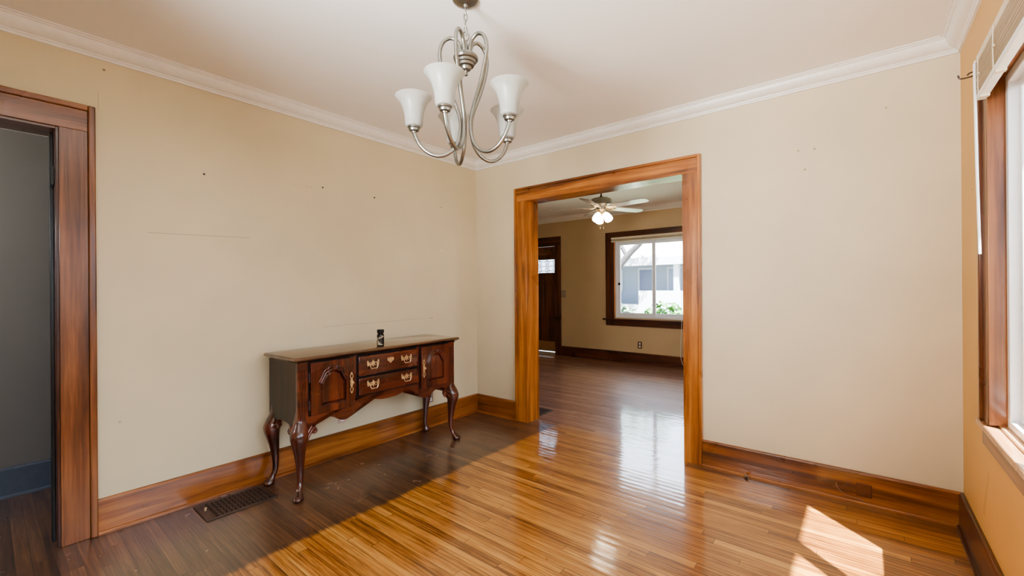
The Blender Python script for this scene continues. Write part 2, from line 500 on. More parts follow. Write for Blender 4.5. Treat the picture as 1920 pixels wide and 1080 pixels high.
def run(prof, p0, p1, inward, m0=0, m1=0):
    """sweep a (distance from wall, z) profile from p0 to p1 along a wall; m = mitre (1 inside corner)"""
    p0, p1, nrm = Vector(p0), Vector(p1), Vector(inward)
    d = (p1 - p0).normalized()
    ra = [p0 + nrm * u + d * u * m0 + Vector((0, 0, z)) for u, z in prof]
    rb = [p1 + nrm * u - d * u * m1 + Vector((0, 0, z)) for u, z in prof]
    return MB().loft([ra, rb])

def crown_prof(h):
    pts = [(0, -.089), (.012, -.089), (.013, -.077), (.020, -.074), (.022, -.068)]
    pts += [(.022 + .043*math.sin(a)**1.3, -.068 + .050*(1-math.cos(a))) for a in (0.35, 0.7, 1.05, 1.35)]
    pts += [(.066, -.016), (.074, -.015), (.078, -.008), (.088, -.007), (.088, 0), (0, 0)]
    return [(u, h + z) for u, z in pts]
def crown(name, h, a, b, n, label, m0=1, m1=1):
    o = run(crown_prof(h), a, b, n, m0, m1).build(name, M_crown, smooth=30)
    struct(o, label, 'crown moulding')
crown('trim_1', HC, (0, YR, 0), (0, 0, 0), (1, 0, 0), 'white crown moulding along the top of the left wall')
crown('trim_2', HC, (0, 0, 0), (W, 0, 0), (0, -1, 0), 'white crown moulding along the top of the back wall')
crown('trim_3', HC, (W, 0, 0), (W, YR, 0), (-1, 0, 0), 'white crown moulding along the top of the right wall')
crown('trim_4', HF, (X0, FY, 0), (X1, FY, 0), (0, -1, 0), 'crown moulding along the top of the far room wall')
crown('trim_5', HF, (X1, FY, 0), (X1, BT, 0), (-1, 0, 0), 'crown moulding along the right wall of the far room')

def base_prof(h=0.193, t=0.021):
    return [(0, 0), (t + .014, 0), (t + .013, .010), (t + .008, .016), (t, .018), (t, h - .010), (t - .005, h - .002), (t - .009, h), (0, h)]
def baseboard(name, a, b, n, mat, label, h=0.193, m0=0, m1=0):
    o = run(base_prof(h), a, b, n, m0, m1).build(name, mat, smooth=30)
    struct(o, label, 'baseboard')
    return o
baseboard('baseboard_left', (0, -3.046, 0), (0, 0, 0), (1, 0, 0), M_base[1], 'stained wood baseboard along the left wall behind the sideboard', m1=1)
baseboard('baseboard_back', (0, 0, 0), (0.561, 0, 0), (0, -1, 0), M_base[0], 'short stained wood baseboard between the corner and the cased opening', m0=1)
baseboard('baseboard_back', (2.360, 0, 0), (W, 0, 0), (0, -1, 0), M_base[0], 'long stained wood baseboard right of the cased opening', m1=1)
baseboard('baseboard_right', (W, 0, 0), (W, YR, 0), (-1, 0, 0), M_dark[1], 'baseboard along the wall under the right window, shade painted into its dark tone', m0=1)  # dark wood here stands for the shade of the unlit corner
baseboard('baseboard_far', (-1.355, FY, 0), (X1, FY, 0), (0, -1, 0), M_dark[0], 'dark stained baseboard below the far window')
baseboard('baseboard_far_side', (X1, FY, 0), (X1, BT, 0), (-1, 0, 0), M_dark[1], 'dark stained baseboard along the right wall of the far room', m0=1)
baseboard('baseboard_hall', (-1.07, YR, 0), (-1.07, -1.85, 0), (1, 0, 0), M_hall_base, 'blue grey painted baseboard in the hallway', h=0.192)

# ---- casing round the big opening
def casing(root, side, axis, pts, mats, t=0.025, bb=0.030, bt=0.036):
    pass
root = struct(empty('trim_6', ((0.561 + 2.36) / 2, 0, 0)), 'orange stained wood casing and jambs round the wide opening in the back wall', 'door casing')
a0, a1, b0, b1, hb, ht = 0.561, 0.706, 2.225, 2.360, 2.220, 2.355
MB().box((a0 + .022, -.025, 0), (a1, 0, hb)).build('casing_board', M_trim[2], root, bevel=.002)
MB().box((b0, -.025, 0), (b1 - .022, 0, hb)).build('casing_board', M_trim[2], root, bevel=.002)
MB().box((a0 + .022, -.025, hb), (b1 - .022, 0, ht - .022)).build('head_casing', M_trim[0], root, bevel=.002)
MB().box((a0, -.036, 0), (a0 + .022, 0, ht)).build('back_band', M_trim[2], root, bevel=.004)
MB().box((b1 - .022, -.036, 0), (b1, 0, ht)).build('back_band', M_trim[2], root, bevel=.004)
MB().box((a0 + .022, -.036, ht - .022), (b1 - .022, 0, ht)).build('back_band', M_trim[0], root, bevel=.004)
MB().box((OX0, -.020, 0), (a1 - .001, BT + .02, hb + .001)).build('jamb', M_trim[2], root, bevel=.0015)
MB().box((b0 + .001, -.020, 0), (OX1, BT + .02, hb + .001)).build('jamb', M_trim[2], root, bevel=.0015)
MB().box((OX0, -.020, hb + .001), (OX1, BT + .02, OH)).build('jamb_head', M_trim[0], root, bevel=.0015)
MB().box((a0, BT, 0), (OX0, BT + .022, ht)).box((OX1, BT, 0), (b1, BT + .022, ht)).box((OX0, BT, OH), (OX1, BT + .022, ht)).build('rear_casing', M_trim[2], root)

# ---- left doorway
root = struct(empty('trim_7', (0, (DY0 + DY1) / 2, 0)), 'stained wood casing round the left doorway to the grey hallway', 'door casing')
c0, hh, hT = -3.046, 2.22, 2.362
MB().box((0, DY1, 0), (.025, c0 - .030, hh)).build('casing_board', M_trimL[2], root, bevel=.002)
MB().box((0, c0 - .030, 0), (.038, c0, hT)).build('back_band', M_trimL[2], root, bevel=.005)
MB().box((0, DY0 - .14, hh), (.025, c0 - .030, hT - .030)).build('head_casing', M_trimL[1], root, bevel=.002)
MB().box((0, DY0 - .14, hT - .030), (.038, c0 - .030, hT)).build('back_band', M_trimL[1], root, bevel=.005)
MB().box((0, DY0 - .14, 0), (.025, DY0, hh)).build('casing_board', M_trimL[2], root, bevel=.002)
j = MB().box((-LT - .01, DY1 - .012, 0), (.012, DY1 + .001, hh)).build('jamb', M_dark[2], root, bevel=.002)
MB().box((-.14, DY1 - .026, 0), (-.085, DY1 - .012, hh - .012)).build('door_stop', M_black, root, bevel=.002)
MB().box((-LT - .01, DY0, hh - .012), (.012, DY1 - .012, hh + .001)).build('jamb_head', M_dark[1], root)
MB().box((-LT - .03, DY1 - .012, 0), (-LT - .005, DY1 + .08, hh + .08)).build('hall_casing', M_crown, root)
MB().box((-LT - .03, DY0, hh - .010), (-LT - .005, DY1 - .012, hh + .08)).build('hall_head_casing', M_crown, root)
hg = MB().box((-.075, DY1 - .017, 1.915), (-.002, DY1 - .012, 2.005)).tube([(-.004, DY1 - .020, 1.912), (-.004, DY1 - .020, 2.008)], .006, 10)
o = hg.build('hinge', M_black, root); o['label'] = 'blackened steel hinge leaf on the jamb'

# ---- right window (window_1)
root = struct(empty('window_1', (W, (WY0 + WY1) / 2, WZ0)), 'right wall window with stained wood casing and white sliding sashes', 'window')
cx = W - .030
yo = -0.70
MB().box((cx, WY1 + .012, .765), (W, yo - .028, 2.19)).build('side_casing', M_win[2], root, bevel=.003)
MB().box((cx - .012, yo - .028, .765), (W, yo, 2.31)).build('back_band', M_win[2], root, bevel=.005)
MB().box((cx, WY0 - .13, 2.19), (W, yo - .028, 2.285)).build('head_casing', M_win[1], root, bevel=.003)
MB().box((cx - .012, WY0 - .13, 2.285), (W, yo - .028, 2.31)).build('back_band', M_win[1], root, bevel=.005)
MB().box((cx, WY0 - .13, .765), (W, WY0 - .01, 2.19)).build('side_casing', M_win[2], root, bevel=.003)
MB().box((cx + .001, WY1 - .002, .773), (W + .0215, WY1 + .0125, 2.19)).build('jamb', M_win[2], root, bevel=.001)
MB().box((W, WY0 + .001, 2.19), (W + .045, WY1, 2.199)).build('jamb_head', M_win[1], root)
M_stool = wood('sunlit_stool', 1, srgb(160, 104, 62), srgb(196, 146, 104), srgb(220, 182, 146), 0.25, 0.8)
MB().box((W - .046, WY0 - .17, .738), (W - .001, -.665, .765)).build('stool', M_stool, root, bevel=.005)
MB().box((W - .001, WY0 + .002, WZ0 + .001), (W + .030, WY1 - .002, .772)).build('inner_sill', M_stool, root, bevel=.003)
MB().box((cx, WY0 - .13, .662), (W, yo + .0, .738)).build('apron', M_win[1], root, bevel=.004)
# vinyl frame
fx0, fx1 = W + .022, W + .105
fy0, fy1, fz0, fz1 = WY0 + .001, WY1 - .001, .773, 2.189
fr = MB().box((fx0, fy1 - .035, fz0), (fx1, fy1, fz1)).box((fx0, fy0, fz0), (fx1, fy0 + .035, fz1))
fr.box((fx0, fy0 + .035, fz0), (fx1, fy1 - .035, fz0 + .030)).box((fx0, fy0 + .035, fz1 - .035), (fx1, fy1 - .035, fz1))
fr.build('vinyl_frame', M_white, root, bevel=.003)
def sash(root, axis, a, b, z0, z1, d0, d1, w=.035, name='sash'):
    """rectangular sash; axis 1: runs along y (thickness in x), axis 0: runs along x (thickness in y)"""
    m = MB()
    def bx(u0, u1, v0, v1):
        if axis == 1: m.box((d0, u0, v0), (d1, u1, v1))
        else: m.box((u0, d0, v0), (u1, d1, v1))
    bx(a, a + w, z0, z1); bx(b - w, b, z0, z1); bx(a + w, b - w, z0, z0 + w); bx(a + w, b - w, z1 - w, z1)
    s = m.build(name, M_white, root, bevel=.003)
    g = MB()
    dm = (d0 + d1) / 2
    if axis == 1: g.box((dm - .002, a + w, z0 + w), (dm + .002, b - w, z1 - w))
    else: g.box((a + w, dm - .002, z0 + w), (b - w, dm + .002, z1 - w))
    g.build('pane', M_glass, s, smooth=0)
    return s
sash(root, 1, -1.435, fy1 - .036, fz0 + .031, fz1 - .036, fx0 + .028, fx0 + .052)
MB().box((fx0 + .02, -1.500, fz0 + .031), (fx1 - .004, -1.436, fz1 - .036)).build('mullion', M_white, root, bevel=.003)
sash(root, 1, fy0 + .036, -1.501, fz0 + .031, fz1 - .036, fx0 + .055, fx0 + .079)

# its twin further along the same wall, beside the viewpoint
root = struct(empty('window_3', (W, (VY0 + VY1) / 2, WZ0)), 'second right wall window beside the viewpoint with white sliding sashes', 'window')
for q0, q1 in ((VY0 - .12, VY0), (VY1, VY1 + .12)):
    MB().box((cx, q0, .765), (W, q1, 2.285)).build('side_casing', M_win[2], root, bevel=.003)
MB().box((cx, VY0, 2.19), (W, VY1, 2.285)).build('head_casing', M_win[1], root, bevel=.003)
MB().box((W - .046, VY0 - .15, .738), (W - .001, VY1 + .15, .765)).build('stool', M_stool, root, bevel=.005)
MB().box((cx, VY0 - .12, .662), (W, VY1 + .12, .738)).build('apron', M_win[1], root, bevel=.004)
v0, v1 = VY0 + .001, VY1 - .001
fr = MB().box((fx0, v1 - .035, fz0), (fx1, v1, fz1)).box((fx0, v0, fz0), (fx1, v0 + .035, fz1))
fr.box((fx0, v0 + .035, fz0), (fx1, v1 - .035, fz0 + .030)).box((fx0, v0 + .035, fz1 - .035), (fx1, v1 - .035, fz1))
fr.build('vinyl_frame', M_white, root, bevel=.003)
vm = (VY0 + VY1) / 2
sash(root, 1, vm - .03, v1 - .036, fz0 + .031, fz1 - .036, fx0 + .028, fx0 + .052)
sash(root, 1, v0 + .036, vm, fz0 + .031, fz1 - .036, fx0 + .055, fx0 + .079)

# blind raised at the right window
bl = empty('window_blind', (W - .045, -1.70, 2.10), 'raised cream slat blind stacked at the head of the right window', 'blind')
by0, by1 = -2.60, -.835
bx0, bx1 = W - .060, W - .032
MB().box((bx0, by0, 2.262), (bx1, by1, 2.295)).build('head_rail', M_blind, bl, bevel=.003)
sl = MB()
z = 2.260
for k in range(26):
    z -= .0047
    sl.box((bx0 + .001 + random.uniform(-.002, .002), by0 + .004, z), (bx1 - .001, by1 - .004 + random.uniform(-.002, .002), z + .0012))
sl.build('slat_stack', M_blind, bl, smooth=0)
MB().box((bx0 - .001, by0, 2.112), (bx1 + .001, by1, 2.134)).build('bottom_rail', M_blindwhite, bl, bevel=.003)
for yy in (-.90, -1.16, -1.72, -2.28, -2.54):
    cl = MB().tube([(bx0 - .003, yy, 2.275), (bx0 - .004, yy + .004, 2.20), (bx0 - .003, yy, 2.115)], .0022, 6)
    cl.box((bx0 - .006, yy - .008, 2.196), (bx0 - .001, yy + .008, 2.206)).box((bx0, yy - .010, 2.104), (bx1, yy + .010, 2.113))
    cl.build('ladder_cord', M_blind, bl)
MB().tube([(bx0 - .006, -.862, 2.27), (bx0 - .0085, -.862, 2.255)], .003, 8).tube([(bx0 - .008, -.862, 2.256), (bx0 - .004, -.868, 1.85), (bx0 + .002, -.872, 1.475)], .0048, 8).build('tilt_wand', M_blindwhite, bl)
# curtain-rod bracket
br = MB()
hx, hy, hz = W - .042, -.735, 2.262
br.box((hx - .004, hy - .012, hz - .022), (hx + .0, hy + .012, hz + .022))
br.tube(spline([(hx - .002, hy, hz + .008), (hx - .022, hy, hz + .006), (hx - .030, hy, hz - .002)], 4), .0028, 8)
br.tube(spline([(hx - .002, hy, hz - .008), (hx - .030, hy, hz - .012), (hx - .052, hy, hz - .010), (hx - .058, hy, hz + .006)], 5), .0032, 8)
tag(br.build('curtain_bracket', M_bronze), 'small dark metal curtain rod hook at the top corner of the right window casing', 'bracket')

# ---- far window (window_2)
root = struct(empty('window_2', (.5, FY, FWZ0)), 'far room window with dark wood casing and white sliding sashes', 'window')
cy = FY - .025
wx0, wx1 = -.373, 1.363
MB().box((wx0, cy, .775), (FWX0 + .005, FY, 2.235)).build('side_casing', M_dark[2], root, bevel=.003)
MB().box((FWX1 - .005, cy, .775), (wx1, FY, 2.235)).build('side_casing', M_dark[2], root, bevel=.003)
MB().box((wx0, cy, 2.235), (wx1, FY, 2.352)).build('head_casing', M_dark[0], root, bevel=.003)
MB().box((wx0 - .055, FY - .055, .752), (wx1 + .055, FY, .782)).build('stool', M_dark[0], root, bevel=.004)
MB().box((wx0, cy, .655), (wx1, FY, .752)).build('apron', M_dark[0], root, bevel=.003)
MB().box((FWX0 - .001, FY - .02, FWZ0 - .02), (FWX0 + .012, FY + .03, 2.235)).box((FWX1 - .012, FY - .02, FWZ0 - .02), (FWX1 + .001, FY + .03, 2.235)).build('jamb', M_trim[2], root)
g0, g1 = FWX0 + .013, FWX1 - .013
gy0, gy1 = FY + .012, FY + .085
fr = MB().box((g0, gy0, .80), (g0 + .040, gy1, 2.199)).box((g1 - .040, gy0, .80), (g1, gy1, 2.199)).box((g0 + .04, gy0, .80), (g1 - .04, gy1, .838)).box((g0 + .04, gy0, 2.16), (g1 - .04, gy1, 2.199))
fr.build('vinyl_frame', M_white, root, bevel=.003)
s = sash(root, 0, g0 + .041, .540, .839, 2.159, gy0 + .018, gy0 + .042, .050)
MB().lathe([(0, 0), (.022, 0), (.024, .004), (.018, .008), (0, .009)], (g0 + .072, gy0 + .017, 1.41), 16, Matrix.Rotation(PI/2, 4, 'X')).build('latch', M_black, s)
sash(root, 0, .470, g1 - .041, .839, 2.159, gy0 + .046, gy0 + .070, .050)
bl = empty('window_blind', (.5, FY - .045, 2.17), 'raised slat blind stacked at the head of the far window', 'blind')
MB().box((FWX0 - .03, FY - .062, 2.215), (FWX1 + .03, FY - .027, 2.250)).build('head_rail', M_blind, bl, bevel=.003)
sl = MB()
for k in range(9):
    sl.box((FWX0 - .025, FY - .060, 2.185 + k*.0035), (FWX1 + .025, FY - .030, 2.1866 + k*.0035))
sl.build('slat_stack', M_blind, bl, smooth=0)
MB().box((FWX0 - .03, FY - .061, 2.166), (FWX1 + .03, FY - .029, 2.183)).build('bottom_rail', M_blind, bl, bevel=.003)
MB().tube(spline([(1.015, FY - .066, 2.20), (1.012, FY - .070, 1.5), (1.010, FY - .072, .80), (.990, FY - .068, .40), (.985, FY - .06, .22), (1.01, FY - .062, .10), (1.05, FY - .062, .05)], 5), .0035, 6).build('pull_cord', M_blindwhite, bl)

# ---- front door (door_1)
root = struct(empty('door_1', ((FDX0 + FDX1) / 2, FY, 0)), 'dark wood front door with a leaded glass light in the far wall', 'door')
MB().box((FDX1 - .015, FY - .03, 0), (-1.355, FY, 2.20)).build('casing_board', M_dark[2], root, bevel=.003)
MB().box((FDX0 - .12, FY - .03, 0), (FDX0 + .015, FY, 2.20)).build('casing_board', M_dark[2], root, bevel=.003)
MB().box((FDX0 - .12, FY - .03, 2.20), (-1.355, FY, 2.375)).build('head_casing', M_dark[0], root, bevel=.003)
dx0, dx1, dyf, dyb = FDX0 + .016, FDX1 - .016, FY + .012, FY + .055
gz0, gz1 = 1.645, 1.935
gx0, gx1 = dx0 + .14, dx1 - .03
slab = MB()
slab.box((dx0, dyf, .055), (dx0 + .14, dyb, 2.185)).box((dx1 - .03, dyf, .055), (dx1, dyb, 2.185)).box((gx0, dyf, gz1), (gx1, dyb, 2.03)).box((gx0, dyf, 1.50), (gx1, dyb, gz0)).box((gx0, dyf + .012, .055), (gx1, dyb, 1.50))
slab.build('door_slab', M_dark[2], root, bevel=.002)
MB().box((gx0, dyf - .001, 2.03), (gx1, dyb - .001, 2.185)).build('top_rail', M_win[1], root, bevel=.002)
pn = MB()
nx = 5
for k in range(nx + 1):
    xx = gx0 + (gx1 - gx0) * k / nx
    pn.box((xx - .022, dyf - .001, .30), (xx + .022, dyf + .012, 1.50))
pn.build('panel_stile', M_dark[2], root, bevel=.004)
M_lead = NT('leaded_light')
t = M_lead
v = t.mapping(t.coord(), (7, 1, 9))
vo = t.n('ShaderNodeTexVoronoi', feature='DISTANCE_TO_EDGE'); t.l(v, vo.inputs['Vector']); vo.inputs['Scale'].default_value = 1.6
t.set(Base_Color=(.36, .40, .45, 1), Transmission_Weight=1.0, Roughness=.25)
M_lead = t.m
gl = MB().box((gx0, dyf + .018, gz0), (gx1, dyf + .024, gz1)).build('leaded_glass', M_lead, root, smooth=0)
cm = MB()
def came(pts): cm.tube(pts, .008, 6)
yy = dyf + .016
cm.box((gx0, yy - .002, gz0), (gx1, yy + .006, gz0 + .012)).box((gx0, yy - .002, gz1 - .012), (gx1, yy + .006, gz1))
gm = (gz0 + gz1) / 2
for k in range(4):
    xa = gx0 + (gx1 - gx0) * k / 4; xb = gx0 + (gx1 - gx0) * (k + 1) / 4; xm = (xa + xb) / 2
    came([(xa, yy, gz0), (xa, yy, gz1)])
    q = .045
    came([(xa + q, yy, gz0 + .05), (xb - q, yy, gz0 + .05), (xb - q + .02, yy, gm), (xb - q, yy, gz1 - .05), (xa + q, yy, gz1 - .05), (xa + q - .02, yy, gm), (xa + q, yy, gz0 + .05)])
    came([(xa, yy, gz0 + .03), (xa + q, yy, gz0 + .05)]); came([(xb, yy, gz0 + .03), (xb - q, yy, gz0 + .05)])
    came([(xa, yy, gz1 - .03), (xa + q, yy, gz1 - .05)]); came([(xb, yy, gz1 - .03), (xb - q, yy, gz1 - .05)])
    came([(xa + q, yy, gm), (xb - q, yy, gm)])
cm.build('lead_came', M_steel, gl)
MB().box((dx0, dyf - .012, .075), (dx1, dyf, .26)).build('kick_board', plain('kick_tan', srgb(150, 112, 74), .5), root, bevel=.003)
MB().box((FDX0, FY - .015, 0), (FDX1, FY + .15, .045)).build('threshold', plain('threshold_alloy', srgb(190, 184, 170), .35, .6), root, bevel=.004)
MB().box((FDX0 + .001, FY, .046), (dx0 - .001, FY + .14, FDH)).box((dx1 + .001, FY, .046), (FDX1 - .001, FY + .14, FDH)).box((dx0, FY, 2.187), (dx1, FY + .14, FDH)).build('jamb', M_dark[2], root)

# ---- small fixtures
def outlet(name, loc, n, label, w=.07, h=.115, mat=M_plate, cat='outlet', sockets=True):
    """loc: centre on the wall face; n: wall normal axis ('x','-y')"""
    root = empty(name, loc, label, cat)
    x, y, z = loc
    def bx(m, u0, u1, v0, v1, d0, d1):
        if n == 'x': m.box((x + d0, y + u0, z + v0), (x + d1, y + u1, z + v1))
        else: m.box((x + u0, y - d1, z + v0), (x + u1, y - d0, z + v1))
    m = MB(); bx(m, -w/2, w/2, -h/2, h/2, 0, .006); m.build('cover_plate', mat, root, bevel=.003)
    if sockets == 'blank':
        for s in (-1, 1):
            m = MB(); bx(m, -.004, .004, s*h*.36 - .004, s*h*.36 + .004, .006, .008); m.build('screw', mat, root)
    elif sockets:
        for s in (-1, 1):
            m = MB(); bx(m, -.016, .016, s*.026 - .017, s*.026 + .017, .006, .009)
            f = m.build('receptacle', M_white, root, bevel=.004)
            m = MB()
            for q in (-.006, .006): bx(m, q - .0015, q + .0015, s*.026 - .004, s*.026 + .008, .009, .0095)
            m.build('slot', M_black, f)
    return root
outlet('wall_outlet', (0, -.672, .290), 'x', 'grey two socket outlet low on the left wall near the right rear sideboard leg', mat=M_grayplate)
outlet('wall_outlet', (0, -1.595, .318), 'x', 'pinkish outlet plate half hidden behind the sideboard apron', mat=plain('pink_plate', srgb(206, 176, 164), .4))
outlet('wall_outlet', (.266, FY, .33), '-y', 'outlet with brown cover plate below the far window', w=.075, h=.12, mat=M_brownplate)
outlet('blank_cover_plate', (3.302, -.021, .088), '-y', 'square brown blank cover plate on the back wall baseboard', w=.075, h=.080, mat=M_brownplate, cat='cover plate', sockets='blank')
sw = empty('light_switch', (-1.303, FY, 1.228), 'stacked grey double switch plate beside the dark front door', 'switch')
for s in (-1, 1):
    p = MB().box((-1.303 - .05, FY - .008, 1.228 + s*.036 - .030), (-1.303 + .05, FY, 1.228 + s*.036 + .030)).build('switch_plate', M_grayplate, sw, bevel=.003)
    for q in (-.022, .022):
        MB().box((-1.303 + q - .008, FY - .016, 1.228 + s*.036 - .010), (-1.303 + q + .008, FY - .008, 1.228 + s*.036 + .010)).build('toggle', M_plate, p, bevel=.002)
# nails left in the left wall
src = None
for (y, z, lab) in ((-2.536, 2.100, 'dark nail left in the left wall high above the scuffed line'),
                    (-1.748, 2.153, 'dark nail left in the left wall high above the sideboard middle'),
                    (-1.284, 2.146, 'dark nail left in the left wall high above the sideboard drawers'),
                    (-0.511, 2.171, 'tiny nail in the left wall close to the room corner'),
                    (-0.647, 1.061, 'nail in the left wall just above the right end of the sideboard')):
    if src is None:
        src = MB().lathe([(0, 0), (.0025, 0), (.0025, .010), (.006, .010), (.006, .013), (0, .014)], (0, 0, 0), 10, Matrix.Rotation(PI/2, 4, 'Y')).build('wall_nail', M_black)
        o = src
    else:
        o = src.copy(); COL.objects.link(o)
    o.location = (-.001, y, z)
    o.scale = (1, 1, 1) if z > 2 and y < -1 else (.8, .7, .7)
    tag(o, lab, 'nail', 'nails left in the left wall')
# loose thin cable at the back baseboard
cb = MB().tube(spline([(3.165, -.024, .098), (3.180, -.026, .062), (3.215, -.032, .040), (3.262, -.034, .034), (3.300, -.036, .030)], 5), .003, 6)
tag(cb.build('cable_stub', plain('cable_tan', srgb(150, 110, 84), .5)), 'thin loose tan cable poking from the back wall baseboard', 'cable')
cp = MB().tube([(2.655, -.040, .010), (2.660, -.050, .013), (2.668, -.058, .010)], [.008, .010, .004], 8).tube(spline([(2.66, -.048, .012), (2.668, -.062, .020), (2.680, -.072, .006)], 4), .003, 6)
tag(cp.build('cable_connector', M_nickel), 'small metal cable connector lying on the floor right of the opening', 'connector')

# ---- floor registers
def register(name, x0, x1, y0, y1, label, nx, ny):
    root = empty(name, ((x0+x1)/2, (y0+y1)/2, 0), label, 'floor vent')
    zt = .007
    MB().box((x0, y0, .0004), (x1, y1, .0018)).build('duct_shade_sheet', M_shade_dark, root, smooth=0)  # no hole below: a dark sheet stands for the duct's shade
    b = .022
    MB().box((x0, y0, .0005), (x1, y0 + b, zt)).box((x0, y1 - b, .0005), (x1, y1, zt)).box((x0, y0 + b, .0005), (x0 + b, y1 - b, zt)).box((x1 - b, y0 + b, .0005), (x1, y1 - b, zt)).build('frame', M_bronze, root, bevel=.002)
    g = MB()
    ax0, ax1, ay0, ay1 = x0 + b, x1 - b, y0 + b + .03, y1 - b
    g.box((ax0, y0 + b, .002), (ax1, ay0, zt - .0015))
    for i in range(1, nx):
        xx = ax0 + (ax1 - ax0) * i / nx
        g.box((xx - .0035, ay0, .002), (xx + .0035, ay1, zt - .001))
    for k in range(1, ny):
        yy = ay0 + (ay1 - ay0) * k / ny
        g.box((ax0, yy - .0035, .002), (ax1, yy + .0035, zt - .0015))
        for i in range(nx):
            if (i + k) % 2:
                xx = ax0 + (ax1 - ax0) * (i + .5) / nx
                g.lathe([(.009, .002), (.009, zt - .0005), (.005, zt + .0005)], (xx, yy, 0), 8)
    g.build('grille', M_bronze, root, smooth=0)
    MB().box((x0 + .10, y0 + b + .008, zt - .002), (x0 + .115, y0 + b + .016, zt + .012)).lathe([(0, zt), (.006, zt), (.007, zt + .005), (.004, zt + .010), (0, zt + .011)], (x0 + .09, y0 + b + .02, 0), 10).build('damper_lever', M_brass, root)
register('floor_register', .078, .338, -2.625, -2.235, 'brown metal floor register beside the sideboard at the left baseboard', 9, 13)
register('floor_register', .36, .66, .195, .505, 'brown floor register just inside the far room by the left jamb', 9, 9)

# ------------------------------------------------------------------ sideboard
SBX, SBY = .245, -1.450
sb = empty('sideboard', (SBX, SBY, 0), 'dark cherry sideboard on four cabriole legs against the left wall', 'sideboard', rz=math.radians(1.5))
sb.location.x += .008
sb.location.y -= .020
sb.scale.y = 1.03
xf, xr = .452, .050             # front and rear of the case
yl, yr = -2.132, -.768
cm_y = (yl + yr) / 2
PX = lambda u, v, d: (d, u, v)   # polygon in the y-z plane, depth along x
def half_apron():
    # (distance from centre line, z) of the shaped lower edge
    return [(0, .510), (.06, .513), (.115, .524), (.155, .534), (.185, .534), (.215, .522), (.243, .500), (.262, .482), (.272, .484), (.290, .466), (.315, .446), (.345, .434), (.375, .434),
            (.405, .446), (.440, .470), (.480, .484), (.515, .487), (.550, .482), (.580, .468), (.600, .450), (.615, .430)]
ha = spline(half_apron(), 3)
top_z = .872
def front_poly():
    right = [(cm_y + u, z) for u, z in ha]
    left = [(cm_y - u, z) for u, z in reversed(ha[1:])]
    return [(yr, top_z), (yl, top_z), (yl, .425)] + left + right + [(yr, .425)]
# carcass: front frame with apron, sides, back, bottom
ca = MB().prism(front_poly(), PX, xf - .020, xf)
ca.build('front_frame', M_ch[1], sb, smooth=20, bevel=.0015)
def side_poly():
    e = spline([(xf - .02, .425), (xf - .05, .428), (xf - .09, .450), (xf - .15, .468), (xf - .20, .470), (xf - .26, .466), (xf - .32, .445), (xf - .36, .426), (xr, .425)], 3)
    return [(xr, top_z), (xf - .02, top_z)] + e
for yy in (yl, yr - .018):
    MB().prism(side_poly(), lambda u, v, d: (u, d, v), yy, yy + .018).build('side_panel', M_ch_side, sb, smooth=20)
MB().box((xr, yl + .018, .50), (xr + .01, yr - .018, top_z)).build('back_panel', M_ch_side, sb)
MB().box((xr + .01, yl + .018, .540), (xf - .02, yr - .018, .555)).build('bottom_panel', M_ch[1], sb)
for s, yy in ((1, yl), (-1, yr)):   # fluted corner stiles
    q = MB()
    for k in range(3):
        ya = yy + s * (.018 + .015 * k)
        q.tube([(xf + .0005, ya, .49), (xf + .0005, ya, .83)], .0045, 8)
    q.build('corner_flute', M_ch[2], sb)
# top
ty0, ty1, tx0, tx1 = -2.160, -.722, .030, .474
def rect(i, z): return [(tx0 + i*.3, ty0 + i, z), (tx1 - i, ty0 + i, z), (tx1 - i, ty1 - i, z), (tx0 + i*.3, ty1 - i, z)]
M_top = wood('cherry_top_sheen', 1, srgb(70, 48, 34), srgb(96, 68, 48), srgb(116, 86, 62), .16, 1.0, .6, .01)  # paler than the case: wall reflection mixed into the wood colour
MB().loft([rect(.030, .862), rect(.028, .872), rect(.018, .878), rect(.010, .884), rect(.003, .889), rect(0, .896), rect(.001, .903), rect(.007, .908), rect(.012, .9105)]).build('top', M_top, sb, smooth=50)

